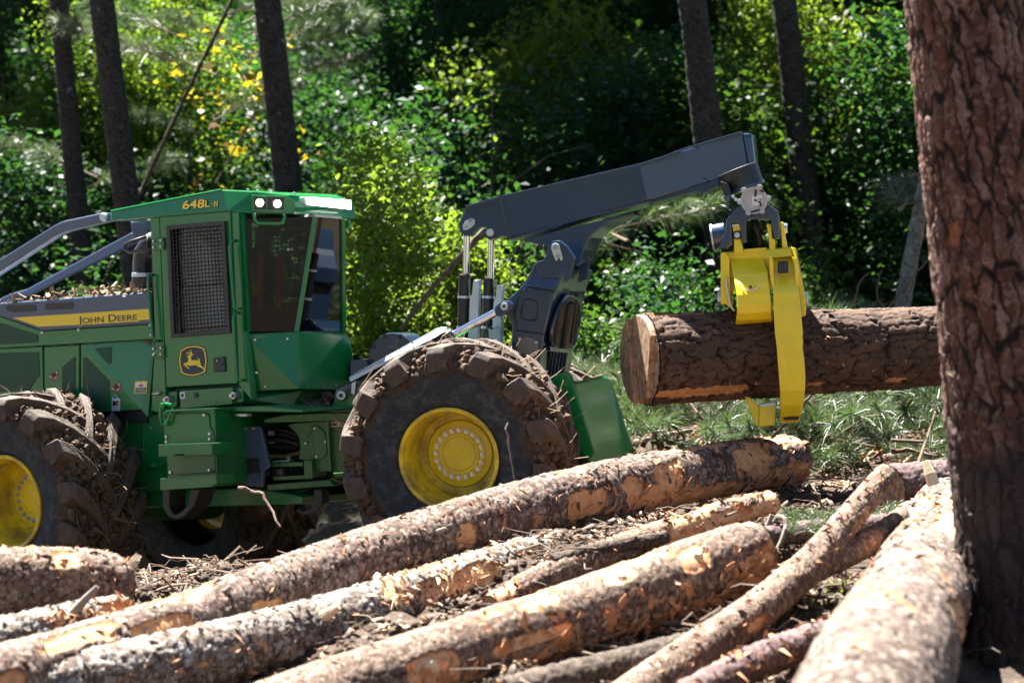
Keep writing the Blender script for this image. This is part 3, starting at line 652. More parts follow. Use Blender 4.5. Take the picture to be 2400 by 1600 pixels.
    for _ in range(420):
        a = g.uniform(0, 2 * pi); y = g.uniform(-.05, .8); rb = .95 - .10 * sstep(.1, -.06, y) - .1 * sstep(.67, .82, y)
        p = Vector((rb * math.cos(a), y, rb * math.sin(a))); rd = Vector((math.cos(a), 0, math.sin(a))); d = Vector(g.normal(0, 1, 3)).normalized() + rd * .6 * g.uniform(0, 1); ln = g.uniform(.04, .16)
        mb.tube([p, p + d * ln * .5, p + d * ln + Vector(g.normal(0, .02, 3))], .0028, 3)
    tag(mb.build('root_fibres', M['straw'], w), kind='stuff')
    return w
ROLL = R(4.0)
def place_wheel(w, fr, v, z, spin, far, lab):
    w.parent = root; loc = fr.mk(0, v, z); w.location = loc - WL[root]; WL[w] = loc
    Rm = Matrix.Rotation(-fr.th + (pi if far else 0), 4, 'Z') @ Matrix.Rotation(ROLL if not far else -ROLL, 4, 'X') @ Matrix.Rotation(spin, 4, 'Y')
    w.rotation_euler = Rm.to_euler(); w['label'] = lab
wh = make_wheel()
z_r = CZ - (1075 - HZ) / F * 24; z_f = CZ - (1178 - HZ) / F * 25.7
w2, w3, w4 = copy_tree(wh), copy_tree(wh), copy_tree(wh)
place_wheel(wh, RF, 0, z_r, -.14, False, 'near rear wheel with mud caked between its lugs')
place_wheel(w2, FF, 0, z_f, .9, False, 'near front wheel with mud caked between its lugs')
place_wheel(w3, RF, 3.2, z_r - .17, .5, True, 'far rear wheel'); place_wheel(w4, FF, 3.2, z_f - .1, 1.7, True, 'far front wheel')
for fr, z in ((FF, z_f), (RF, z_r)):
    part(MB().cyl(fr.mk(0, .45, z), fr.mk(0, 2.75, z - .1), .22, .22, 20), 'axle', 'green2', 0)

# --- cab
CV = 1.47                                       # centre line of the front half
def mir(p): return p + FF.V * (2 * (CV - FF.vof(p)))
def mirs(ps): return [mir(p) for p in ps if FF.vof(p) < CV - .1]
c1 = FF.pt(Z1((1415, 700))[0], .75); c2b = FF.pt(Z1((1812, 984))[0], 1.15)
uR = (c2b - FF.O).dot(FF.U)
RP = Fr((FF.O + FF.U * uR)[:2], R(36 - 90)); RPt = lambda p: trace(p, FF.O + FF.U * uR, FF.U)
CHn = Vector(((c2b - c1).y, -(c2b - c1).x, 0)).normalized()
CHt = lambda p: trace(p, c2b, CHn)
fs = .75
# roof
rb = [FF.pt(p, .70) for p in Z1((672, 308), (1395, 246))] + [CHt(p) - CHn * -.05 for p in Z1((1545, 262), (1800, 268))] + [RPt(p) + FF.U * .06 for p in Z1((2150, 296))]
rt0 = FF.pt(Z1((680, 247))[0], .715); rn0 = (rb[1] - rb[0]).cross(rt0 - rb[0]).normalized()
rt = [rt0, trace(Z1((1357, 116))[0], rt0, rn0), CHt(Z1((1560, 124))[0]) - CHn * .02, CHt(Z1((1770, 148))[0]), RPt(Z1((2150, 192))[0]) + FF.U * .03]
roof = part(MB().hull(rb + rt + mirs(rb + rt)), 'cab_roof', 'green', .012)
MB().tube([rt[0], rt[1]], .010, 6).build('roof_edge', M['green'], roof)
for p in Z1((1405, 112), (1465, 117), (1550, 124), (1690, 133)):
    q = CHt(p) + CHn * 0; q = q - FF.V * -.25; MB().ball(q, .014, 5).build('bolt', M['bolt'], roof)
# door and posts
part(P_(FF, Z1((922, 286), (976, 282), (1014, 1335), (1005, 1450), (985, 1480), (925, 1472), (950, 1040), (938, 700)), fs, fs + .10), 'front_post', 'green')
door = part(MB().ring(FF.pl(Z1((978, 280), (1408, 250), (1452, 1302), (1020, 1327)), fs - .012), FF.pl(Z1((1030, 342), (1362, 314), (1398, 985), (1054, 1010)), fs - .012), FF.V * .07), 'cab_door', 'green', .008)
part(P_(FF, Z1((1412, 250), (1462, 252), (1490, 985), (1540, 1405), (1462, 1310)), fs + .005, fs + .09), 'rear_post', 'green')
part(MB().loft([FF.pt(Z1((1462, 252))[0], fs + .005), FF.pt(Z1((1490, 985))[0], fs + .005), CHt(Z1((1525, 985))[0]), CHt(Z1((1502, 290))[0])],
     [p + FF.V * .06 for p in [FF.pt(Z1((1462, 252))[0], fs + .005), FF.pt(Z1((1490, 985))[0], fs + .005), CHt(Z1((1525, 985))[0]), CHt(Z1((1502, 290))[0])]]), 'corner_post', 'green', .004)
wo, wi = Z1((1014, 338), (1372, 308), (1408, 994), (1044, 1022)), Z1((1040, 362), (1352, 336), (1386, 970), (1066, 998))
gf = part(MB().ring(FF.pl(wo, fs - .045), FF.pl(wi, fs - .045), FF.V * .04), 'window_guard', 'black', .006, door)
mb = MB(); A = FF.pl(wi, fs - .030); lerp = lambda a, b_, t: a + (b_ - a) * t
for k in range(1, 27): t = k / 27; mb.tube([lerp(A[0], A[3], t), lerp(A[1], A[2], t)], .0040, 5)
for k in range(1, 15): t = k / 15; mb.tube([lerp(A[0], A[1], t) - FF.V * .006, lerp(A[3], A[2], t) - FF.V * .006], .0040, 5)
part(mb, 'guard_mesh', 'black', 0, door)
part(MB().prism(FF.pl(wi, fs + .03), FF.V * .006), 'window_pane', 'dglass', 0, door)
for y in (440, 1098):
    hb = part(P_(FF, Z1((938, y - 25), (1000, y - 30), (1004, y + 45), (942, y + 50)), fs - .035, fs - .01), 'hinge', 'green2', .004)
    bolts(FF, Z1((945, y - 8), (945, y + 28), (990, y - 14), (990, y + 25)), fs - .035, .013, hb)
def rail(fr, pts, v, r=.014, out=.06, name='grab_rail', mat='green', par=None):
    q = fr.pl(pts, v); q2 = [q[0]] + [p - fr.V * out for p in q] + [q[-1]]
    return part(MB().tube(q2, r, 8), name, mat, 0, par, smooth=True)
rail(FF, Z1((938, 640), (935, 700), (962, 1010), (978, 1042)), fs); rail(FF, Z1((1440, 430), (1432, 470), (1462, 830), (1472, 845)), fs); rail(FF, Z1((1462, 870), (1455, 920), (1480, 1270), (1496, 1282)), fs)
la = part(P_(FF, Z1((1303, 1145), (1374, 1136), (1379, 1222), (1370, 1230), (1312, 1232), (1305, 1222)), fs - .03, fs), 'door_latch', 'black', .008, door)
MB().prism(FF.pl(Z1((1318, 1180), (1364, 1174), (1364, 1184), (1319, 1190)), fs - .04), FF.V * .012).build('latch_bar', M['navy'], la); bolts(FF, Z1((1335, 1163)), fs - .03, .009, la, 'key_barrel')
# badge
def smooth_loop(pts, k=6):
    n_ = len(pts); out = []
    for i in range(n_):
        p0, p1, p2, p3 = [Vector((*pts[(i + d) % n_], 0)) for d in (-1, 0, 1, 2)]
        for t in [j / k for j in range(k)]:
            q = .5 * (2 * p1 + (p2 - p0) * t + (2 * p0 - 5 * p1 + 4 * p2 - p3) * t * t + (3 * p1 - p0 - 3 * p2 + p3) * t ** 3); out.append((q.x, q.y))
    return out
sh = [(340, 455), (600, 318), (880, 285), (1080, 312), (1250, 385), (1325, 640), (1345, 880), (1300, 1290), (1060, 1400), (800, 1452), (560, 1420), (380, 1350), (300, 1060), (280, 840), (305, 620)]
cx_, cy_ = 815, 865
sc_ = lambda f: [(cx_ + (x - cx_) * f, cy_ + (y - cy_) * f) for x, y in sh]
bd = part(P_(FF, B1(*sh), fs - .016, fs - .010), 'maker_badge', 'navy', 0, door)
o1 = FF.pl(B1(*sc_(.945)), fs - .0185); i1_ = FF.pl(B1(*sc_(.87)), fs - .0185)
MB().ring(o1, i1_, FF.V * .0025).build('badge_border', M['decal'], bd)
deer = [(590, 715), (640, 672), (725, 635), (722, 605), (660, 600), (565, 635), (600, 590), (560, 538), (625, 575), (690, 572), (640, 485), (700, 540), (738, 575), (742, 520), (712, 450), (765, 500), (782, 560), (772, 632), (850, 604), (835, 640), (790, 675), (760, 680), (750, 780), (775, 850), (900, 843), (1010, 858), (1000, 800), (965, 735), (1030, 785), (1078, 850), (1060, 885), (1085, 950), (1110, 1040), (1180, 1085), (1255, 1190), (1240, 1240), (1210, 1200), (1150, 1135), (1010, 1080), (930, 1020), (740, 1050), (620, 1025), (550, 1000), (600, 1065), (680, 1115), (690, 1165), (640, 1150), (530, 1060), (470, 985), (490, 960), (628, 920), (640, 830), (662, 745), (600, 738)]
MB().prism(FF.pl(B1(*deer), fs - .0190), FF.V * .003).build('leaping_deer', M['decal'], bd)
# rear quarter and rear windows
cbot = c2b
qa, qb = CHt(Z1((1502, 296))[0]), CHt(Z1((1525, 984))[0])
rr2 = RPt(Z1((2103, 986))[0])
rn_ = (FF.U * math.cos(R(7)) - Vector((0, 0, math.sin(R(7))))).normalized()          # the pane leans out at its top
ctop, rr1, rr2 = [trace(p, cbot, rn_) for p in Z1((1925, 282), (2097, 296), (2103, 986))]
qn = (qb - ctop).cross(cbot - ctop).normalized(); qa = trace(Z1((1502, 296))[0], ctop, qn)
inn = (FF.V * .02 - FF.U * .03)
part(MB().loft([qa, ctop, cbot, qb], [p + inn * .25 for p in (qa, ctop, cbot, qb)]), 'quarter_window', 'glass', 0)
rwp = part(MB().loft([ctop, rr1, rr2, cbot], [p - FF.U * .008 for p in (ctop, rr1, rr2, cbot)]), 'rear_window', 'rglass', 0)
part(MB().tube([ctop + FF.U * .01, cbot + FF.U * .01], .024, 6), 'window_post', 'green', .0)
mq = [mir(p) for p in (qa, ctop, cbot, qb)]
fr_in = lambda a, t, b_: a + (b_ - a) * t
mbk = MB()
for a, b_ in ((qa, qb), (qa, ctop), (qb, cbot), (rr1, rr2), (ctop, rr1), (cbot, rr2)): mbk.tube([a + inn, b_ + inn], .026, 4)
part(mbk, 'window_seal', 'black', 0)
part(MB().tube([rr1, rr2], .03, 6), 'far_post', 'green', 0)
# far side walls: posts, door with its own guarded window
for p in ('a',):
    fo = [mir(q) for q in FF.pl(Z1((978, 280), (1408, 250), (1452, 1302), (1020, 1327)), fs)]; fi = [mir(q) for q in FF.pl(Z1((1030, 342), (1362, 314), (1398, 985), (1054, 1010)), fs)]
    part(MB().ring(fo, fi, -FF.V * .06), 'far_door', 'green', 0); A2_ = fi; mb = MB()
    for k in range(1, 22): t = k / 22; mb.tube([lerp(A2_[0], A2_[3], t), lerp(A2_[1], A2_[2], t)], .006, 4)
    for k in range(1, 13): t = k / 13; mb.tube([lerp(A2_[0], A2_[1], t), lerp(A2_[3], A2_[2], t)], .006, 4)
    part(mb, 'far_guard_mesh', 'black', 0)
    ft, fb_ = [FF.pt(p, fs) + FF.V * 1.26 for p in Z1((1488, 292), (1500, 990))]
    fq = [ft, rr1, rr2, fb_]; part(MB().loft(fq, [p_ - FF.V * .008 for p_ in fq]), 'far_quarter_window', 'glass', 0)
    part(MB().tube([ft, fb_], .03, 6), 'far_corner_post', 'green', 0)
    fpz = FF.pl(Z1((922, 286), (985, 282), (1014, 1335), (950, 1335)), fs + .1)
    part(MB().loft(fpz, [mir(q) for q in fpz]), 'front_wall', 'cabin', 0)
    ra = [RPt(q) for q in Z1((2103, 986))] ; 
# lower cab body
low = [FF.pt(p, fs + .02) for p in Z1((1020, 1290), (1462, 1000), (1540, 1400), (1025, 1330))] + [CHt(p) for p in Z1((1502, 1000), (1555, 1352), (1830, 1338))] + [cbot]
RPo = lambda p: trace(p, FF.O + FF.U * (uR + .10), FF.U)
rear_low = [RPo(p) for p in Z1((1830, 1338), (2110, 1345), (2150, 1300), (2150, 1040), (2112, 1004))] + [cbot + FF.U * .02, RPt(Z1((2103, 990))[0])]
side_low = [FF.pt(p, fs + .13) for p in Z1((1462, 1005), (1470, 1310))]
pan = [CHt(p) for p in Z1((1498, 1000), (1812, 988), (1832, 1338), (1556, 1352))]
cb = part(MB().hull(side_low + pan + rear_low + mirs(side_low + pan + rear_low)), 'cab_base', 'green', .01)
for p in Z1((1560, 1035), (1758, 1028), (1674, 1098), (1622, 1155), (1725, 1152), (1570, 1235), (1767, 1230), (1535, 1322), (1625, 1320), (1764, 1314)):
    q = CHt(p); MB().cyl(q + CHn * .02, q - CHn * -.035, .013, .010, 8).build('bolt', M['bolt'], cb)
for p in Z1((1880, 1312), (1968, 1312), (2048, 1312), (2108, 1318)):
    q = RPo(p); MB().cyl(q - FF.U * .02, q + FF.U * .02, .011, .009, 8).build('bolt', M['bolt'], cb)
pp = [p + CHn * .012 for p in [CHt(q) for q in Z1((1556, 1008), (1780, 1000), (1800, 1248), (1568, 1262))]]
part(MB().prism(pp, CHn * -.03), 'access_plate', 'green', .004, cb)
bel = [FF.pt(p, fs + .05) for p in Z1((1540, 1402), (1490, 1428))] + [CHt(p) + FF.V * .05 for p in Z1((1556, 1356), (1830, 1342), (1720, 1440))] + [RPt(p) - FF.U * .02 for p in Z1((2100, 1348), (2010, 1400), (1800, 1442))]
part(MB().hull(bel + mirs(bel)), 'cab_belly', 'green2', .006)
sill = part(P_(FF, A3((295, 270), (805, 235), (800, 400), (298, 445)), fs - .01, fs + .06), 'sill_panel', 'green', .005)
part(P_(FF, A3((250, 250), (900, 200), (900, 440), (250, 470)), fs + .08, 2.3), 'cab_floor_frame', 'dgreen', 0)
MB().prism(FF.pl(A3((293, 285), (343, 280), (346, 345), (298, 349)), fs - .014), FF.V * .003).build('hazard_sticker', M['white'], sill)
MB().prism(FF.pl(A3((305, 298), (330, 296), (332, 330), (308, 332)), fs - .016), FF.V * .002).build('sticker_print', M['navy'], sill)
q = FF.pt(A3((455, 312))[0], fs - .01); MB().cyl(q, q - FF.V * .012, .024, .022, 16).build('lock', M['black'], sill)
for x, y in ((203, 355), (845, 315)):
    q = FF.pt(A3((x, y))[0], fs + .03); mt = part(MB().cyl(q, q - FF.V * .05, .040, .034, 14), 'mount_bolt', 'bolt', .003)
    MB().cyl(q - FF.V * .05, q - FF.V * .085, .018, .018, 6).build('bolt_head', M['bolt'], mt)
    part(P_(FF, A3((x - 40, y - 75), (x + 65, y - 85), (x + 60, y + 70), (x - 30, y + 80)), fs + .03, fs + .3), 'cab_mount', 'green', .01)
rail(FF, A3((55, 300), (80, 300), (110, 290)), fs, .012, .03, 'post_clip', 'bolt')
# lamps
lb = part(MB().hull([CHt(p) - CHn * d for p in Z1((1540, 150), (1745, 156), (1803, 190), (1802, 240), (1780, 266), (1540, 252)) for d in (-.07, .02)]), 'lamp_box', 'green', .008)
for i, (x0, x1) in enumerate(((1552, 1626), (1634, 1735))):
    q = [CHt(p) + CHn * .075 for p in Z1((x0, 160), (x1, 170), (x1, 240), (x0, 240))]
    bz = part(MB().prism(q, CHn * -.03), 'work_lamp', 'black', .004)
    ce = CHt(Z1(((1588, 198), (1695, 204))[i])[0]) + CHn * .078
    MB().cyl(ce, ce + CHn * .012, .034, .031, 20).build('lamp_lens', M['lamp'], bz)
part(MB().tube([CHt(p) + CHn * .06 for p in Z1((1556, 258), (1556, 300), (1575, 322), (1700, 328), (1730, 318), (1740, 290), (1740, 265))], .017, 8), 'lamp_guard', 'green', 0, smooth=True)
bar = [trace(p, FF.O + FF.U * (uR + .12), FF.U) for p in Z1((1878, 160), (2150, 180), (2152, 238), (1880, 208))]
bh = part(MB().prism([p - FF.U * .01 for p in bar], FF.U * -.08), 'light_bar', 'galv', .006)
MB().prism([lerp(p, (bar[0] + bar[2]) / 2, .03) + FF.U * .004 for p in bar], FF.U * -.012).build('light_bar_lens', M['bar'], bh)
part(MB().tube([RPt(p) + FF.U * .04 for p in Z1((2110, 300), (2115, 330), (2110, 355))], .02, 8), 'roof_bracket', 'green', 0)
# cab inside: seat, belt, lining
sv = 1.50
sb = part(P_(FF, Z1((1075, 385), (1190, 375), (1290, 470), (1300, 690), (1100, 705)), 1.0, 1.3), 'seat_back', 'seat', .04)
part(P_(FF, Z1((1095, 715), (1360, 700), (1372, 960), (1100, 975)), 1.0, 1.4), 'seat_box', 'silver', .03)
part(MB().loft(FF.pl(Z1((1015, 1030), (1490, 1002), (1490, 1028), (1015, 1060)), fs + .1), [mir(q) for q in FF.pl(Z1((1015, 1030), (1490, 1002), (1490, 1028), (1015, 1060)), fs + .1)]), 'cab_floor', 'cabin', 0)
for x0, x1 in ((1578, 1572), (1696, 1690)):
    part(MB().prism(FF.pl(Z1((x0, 505), (x0 + 32, 505), (x1 + 30, 850), (x1 - 4, 850)), sv - .30 if x0 < 1600 else sv - .28), FF.V * .01), 'seat_belt', 'orange', 0)
part(P_(FF, Z1((1560, 880), (1760, 865), (1770, 975), (1560, 985)), 1.2, 1.9), 'control_console', 'cabin', .02)

# --- operator: seated, facing the rear
def skin_fig(name, verts, edges, rad, mat, parent, loc, levels=2):
    me = bpy.data.meshes.new(name); me.from_pydata([Vector(v) - loc for v in verts], edges, []); o = link(name, me, mat, parent, loc)
    m_ = o.modifiers.new('skin', 'SKIN'); m_.use_smooth_shade = True; me.skin_vertices[0].data[0].use_root = True
    for i_, r_ in enumerate(rad): me.skin_vertices[0].data[i_].radius = (r_, r_)
    s_ = o.modifiers.new('sub', 'SUBSURF'); s_.levels = 1; s_.render_levels = levels; return o
hip = FF.pt(Z1((1590, 850))[0], sv); hu = lambda u, v, z: hip + FF.U * u + FF.V * v + Vector((0, 0, z))
vv = [hu(0, 0, 0), hu(-.01, 0, .22), hu(0, 0, .42), hu(.03, 0, .54), hu(.05, 0, .64), hu(.06, 0, .76),
      hu(0, -.19, .42), hu(.10, -.25, .18), hu(.32, -.20, .12), hu(0, .19, .42), hu(.12, .26, .20), hu(.34, .20, .13),
      hu(.05, -.10, -.03), hu(.44, -.13, .02), hu(.50, -.13, -.40), hu(.05, .10, -.03), hu(.44, .13, .02), hu(.50, .13, -.40), hu(.62, -.13, -.44), hu(.62, .13, -.44)]
ee = [(0, 1), (1, 2), (2, 3), (3, 4), (4, 5), (2, 6), (6, 7), (7, 8), (2, 9), (9, 10), (10, 11), (0, 12), (12, 13), (13, 14), (0, 15), (15, 16), (16, 17), (14, 18), (17, 19)]
rd = [.15, .15, .13, .06, .085, .07, .07, .05, .035, .07, .05, .035, .09, .065, .045, .09, .065, .045, .04, .04]
person = skin_fig('person', vv, ee, rd, M['cloth'], None, hip, 2)
tag(person, 'seated person in dark clothes with hi-vis yellow sleeves behind the tinted cab glass', 'person')
skin_fig('head', [hu(.035, 0, .56), hu(.05, 0, .63), hu(.055, 0, .71), hu(.045, 0, .78)], [(0, 1), (1, 2), (2, 3)], [.055, .085, .092, .06], M['skin'], person, hip)
skin_fig('cap', [hu(.045, 0, .76), hu(.045, 0, .82), hu(.15, 0, .765)], [(0, 1), (0, 2)], [.10, .07, .04], M['cloth'], person, hip)
for s_ in (-1, 1): skin_fig('sleeve', [hu(0, .19 * s_, .43), hu(.11, .255 * s_, .19), hu(.26, .215 * s_, .14)], [(0, 1), (1, 2)], [.085, .066, .052], M['hivis'], person, hip)
for s_ in (-1, 1):
    hb_ = hu(.34, .20 * s_, .13); mb = MB(); mb.hull([hb_ + FF.U * a_ + FF.V * b_ + Vector((0, 0, c_)) for a_ in (0, .09) for b_ in (-.04, .04) for c_ in (-.014, .014)])
    for k in range(4):
        f0 = hb_ + FF.U * .085 + FF.V * (-.03 + .02 * k); mb.tube([f0, f0 + FF.U * .035 + Vector((0, 0, -.005)), f0 + FF.U * (.06 - .006 * abs(k - 1.5)) + Vector((0, 0, -.03))], [.009, .008, .007], 6)
    t0 = hb_ + FF.U * .02 - FF.V * .04 * s_; mb.tube([t0, t0 + FF.U * .03 - FF.V * .03 * s_, t0 + FF.U * .06 - FF.V * .035 * s_], [.011, .009, .008], 6)
    mb.build('hand', M['skin'], person, .004)
# --- hood and front side panels
hv = .80
hood = part(P_(FF, A2((-1500, 590), (0, 478), (1545, 366), (1552, 690), (430, 762), (0, 612), (-1500, 120 + 600)), hv, 2 * CV - hv), 'hood', 'grey', .012)
for pts in ((( 55, 520), (75, 505), (360, 495), (368, 505), (366, 552), (355, 560), (130, 575), (70, 550)), ((462, 492), (475, 483), (738, 470), (748, 478), (746, 530), (735, 537), (475, 550), (464, 542))):
    MB().prism(FF.pl(A2(*pts), hv - .004), FF.V * .004).build('hood_vent', M['black'], hood)
st = part(P_(FF, A2((130, 629), (1546, 536), (1550, 645), (1418, 655), (1415, 668), (1310, 672), (1000, 692), (800, 702), (395, 720)), hv - .005, hv - .001), 'name_stripe', 'decal', 0, hood)
for t in range(1, 6):
    a_, b_ = A2((130 + t * 45, 629 + t * 15.5), (1546, 536 + t * 18)); 
    pa_, pb_ = FF.pt(a_, hv - .006), FF.pt(b_, hv - .006); dz = Vector((0, 0, .003))
    MB().prism([pa_, pb_, pb_ + dz, pa_ + dz], FF.V * .001).build('stripe_line', M['yellow'], st)
def text(name, body, p0, p1, ph, mat, parent, fr, lift, off=0.0, small=None, shear=0):
    """flat lettering from p0 to p1 along the baseline, ph a point giving the cap height"""
    cu = bpy.data.curves.new(name, 'FONT'); cu.body = body; cu.extrude = .0012; cu.offset = off
    if small:
        cu.small_caps_scale = small
        for i_, ch in enumerate(body): cu.body_format[i_].use_small_caps = True
    o = bpy.data.objects.new(name, cu); C.objects.link(o); cu.materials.append(M[mat])
    bpy.context.view_layer.update()
    bb = [Vector(c) for c in o.bound_box]; x0 = min(v.x for v in bb); x1 = max(v.x for v in bb)
    X = (p1 - p0); W = X.length; X = X / W; Up = (ph - p0); Up = Up - X * Up.dot(X); Hh = Up.length; Up = Up / Hh; Nn = X.cross(Up)
    sx_ = W / (x1 - x0); sy_ = Hh / .70
    org = p0 - X * (x0 * sx_) - fr.V * lift
    Mx = Matrix((( X.x * sx_, Up.x * sy_, Nn.x, 0), (X.y * sx_, Up.y * sy_, Nn.y, 0), (X.z * sx_, Up.z * sy_, Nn.z, 0), (0, 0, 0, 1)))
    Mx.translation = org - WL[parent]
    me = bpy.data.meshes.new_from_object(o.evaluated_get(bpy.context.evaluated_depsgraph_get())); bpy.data.objects.remove(o); bpy.data.curves.remove(cu)
    o = bpy.data.objects.new(name, me); C.objects.link(o); WL[o] = WL[parent]
    if not me.materials: me.materials.append(M[mat])
    o.parent = parent; o.matrix_parent_inverse = Matrix(); o.matrix_basis = Mx; return o
t0, t1, th = A2((806, 690), (1405, 652), (803, 617))
text('maker_name', 'John Deere', FF.pt(t0, hv), FF.pt(t1, hv), FF.pt(th, hv), 'decal', hood, FF, .0045, .045, .78)
text('maker_name', 'John Deere', FF.pt(t0, hv), FF.pt(t1, hv), FF.pt(th, hv), 'navy', hood, FF, .0075, .004, .78)
bpy.context.view_layer.update()
_d = Vector(((B2((640, 420))[0][0] - 1200) / F, 1, -(B2((640, 420))[0][1] - HZ) / F)).normalized()
_ok, _hp, rn, _fi = roof.ray_cast(Vector((0, 0, CZ)) - WL[roof], _d)
_hp = _hp + WL[roof]
RT = lambda p: trace(p, _hp + rn * .004, rn)
class _R: V = -rn
for bodytxt, a_, b_, h_ in (('648', (300, 540), (850, 495), (296, 335)), ('L', (868, 490), (985, 480), (866, 315)), ('-', (1025, 445), (1066, 441), (1022, 345)), ('II', (1095, 472), (1180, 466), (1092, 345))):
    ps = [RT(p) for p in B2(a_, b_, h_)]
    text('model_number', bodytxt, *ps, 'navy', roof, _R, .001, .05); text('model_number', bodytxt, *ps, 'decal', roof, _R, .004, .020 if bodytxt == '648' else .010)
up = part(P_(FF, A2((-1500, 735), (0, 615), (428, 766), (1550, 694), (1562, 846), (0, 938), (-1500, 1010)), hv + .02, 2 * CV - hv), 'hood_side', 'green', .006)
MB().prism(FF.pl(A2((-900, 560 + 60), (0, 682), (375, 800), (385, 815), (385, 875), (372, 882), (-900, 950)), hv + .014), FF.V * .006).build('side_screen', M['dgreen'], up)
for x, y in ((433, 780), (805, 752), (1530, 470), (1538, 704), (1548, 806)):
    q = FF.pt(A2((x, y))[0], hv + (.018 if y > 690 else 0)); MB().ball(q, .020, 5).build('bolt', M['bolt'], up)
back = part(P_(FF, A2((-1500, 1000), (1545, 840), (1500, 1700), (-1500, 1700)), hv + .09, 2 * CV - hv), 'engine_bay', 'black', 0)
def panel(name, pts, v0, v1=None, mat='green'): return part(P_(FF, A2(*pts), v0, v1 or v0 + .05), name, mat, .006)
d1 = panel('service_door', [(-1500, 1020), (430, 925), (440, 1380), (440, 1600), (-1500, 1600)], hv + .03)
MB().prism(FF.pl(A2((-900, 1010), (378, 978), (392, 990), (402, 1215), (318, 1325), (300, 1372), (-900, 1420)), hv + .024), FF.V * .006).build('door_screen', M['dgreen'], d1)
d2 = panel('service_door', [(450, 928), (808, 908), (803, 1600), (455, 1600)], hv + .03)
MB().prism(FF.pl(A2((757, 1026), (765, 1035), (760, 1500), (630, 1500), (632, 1140), (640, 1128)), hv + .024), FF.V * .006).build('door_screen', M['dgreen'], d2)
# the rear door is creased along a diagonal: its upper facet is turned a little
e = A2((828, 905), (1582, 852), (1510, 1640), (1440, 1560), (826, 1600)); 
pA, pB, pC, pD, pE = FF.pt(e[0], hv + .03), FF.pt(e[1], hv + .10), FF.pt(e[2], hv + .045), FF.pt(e[3], hv + .03), FF.pt(e[4], hv + .03)
d3 = part(MB().add([pA, pB, pC, pD, pE] + [p + FF.V * .05 for p in (pA, pB, pC, pD, pE)], [(0, 1, 2, 3), (0, 3, 4), (5, 8, 7, 6), (5, 9, 8), (0, 5, 6, 1), (1, 6, 7, 2), (2, 7, 8, 3), (3, 8, 9, 4), (4, 9, 5, 0)]), 'service_door', 'green', 0)
MB().prism(FF.pl(A2((848, 1045), (862, 1032), (880, 1035), (1112, 1275), (1112, 1560), (845, 1600)), hv + .024), FF.V * .006).build('door_screen', M['dgreen'], d3)
n3 = (pB - pA).cross(pD - pA).normalized(); n3 = -n3 if n3.dot(FF.V) > 0 else n3; T3 = lambda p: trace(p, pA + n3 * .005, n3)
MB().prism([T3(p) for p in A2((968, 948), (985, 938), (1130, 926), (1140, 935), (1132, 1090), (1118, 1102), (1100, 1095))], -n3 * .003).build('door_screen', M['dgreen'], d3)
wsn = MB().prism([T3(p) for p in A2((1378, 1278), (1506, 1274), (1497, 1400), (1370, 1404))], -n3 * .003).build('caution_sticker', M['decal'], d3)
MB().prism([T3(p) + n3 * .0015 for p in A2((1390, 1293), (1496, 1290), (1493, 1336), (1387, 1340))], -n3 * .001).build('sticker_print', M['white'], wsn)
MB().prism([T3(p) + n3 * .0015 for p in A2((1386, 1344), (1492, 1340), (1486, 1392), (1381, 1396))], -n3 * .001).build('sticker_print', M['navy'], wsn)
MB().prism([T3(p) + n3 * .003 for p in A2((1420, 1330), (1418, 1310), (1432, 1316), (1440, 1298), (1450, 1316), (1462, 1308), (1462, 1330))], -n3 * .001).build('sticker_print', M['red'], wsn)
for k in range(4):
    y_ = 1352 + k * 11; MB().prism([T3(p) + n3 * .003 for p in A2((1392, y_), (1482, y_ - 3), (1482, y_), (1392, y_ + 3))], -n3 * .0008).build('sticker_line', M['white'], wsn)
for (x, y), d_ in (((546, 1208), d2), ((1182, 1330), d3)):
    q = FF.pt(A2((x, y))[0], hv + .028); MB().cyl(q + FF.V * .004, q - FF.V * .004, .021, .021, 18).build('latch_hole', M['black'], d_)
    mb = MB(); pc = A2((x, y))[0]
    def ringpt(r_, a): return FF.pt((pc[0] + r_ * .2296 * math.cos(a), pc[1] + r_ * .2296 * math.sin(a)), hv + .026)
    aa = [R(-60) + R(230) * k / 16 for k in range(17)]
    mb.prism([ringpt(50, a) for a in aa] + [ringpt(30, a) for a in reversed(aa)], FF.V * .002); wr = mb.build('warning_ring', M['red'], d_)
    for k in (1, 7, 13):
        MB().prism([ringpt(45, aa[k]), ringpt(45, aa[k + 2]), ringpt(36, aa[k + 2]), ringpt(36, aa[k])], -FF.V * .001).build('ring_print', M['white'], wr)
dl = part(P_(FF, A2((1140, 1450), (1222, 1448), (1218, 1580), (1138, 1584)), hv + .012, hv + .03), 'draw_latch', 'galv', .004, d3)
MB().prism(FF.pl(A2((1152, 1478), (1210, 1476), (1208, 1520), (1150, 1524)), hv + .008), FF.V * .003).build('latch_plate', M['chrome'], dl)
MB().tube(FF.pl(A2((1150, 1450), (1180, 1420), (1212, 1448)), hv + .015), .006, 6).build('latch_wire', M['bolt'], dl)
for x in (70, 320, 560, 720, 930): part(P_(FF, A2((x - 30, 943 - x * .06), (x + 35, 939 - x * .06), (x + 35, 950 - x * .06), (x - 30, 954 - x * .06)), hv + .022, hv + .03), 'panel_clip', 'black', 0, up)
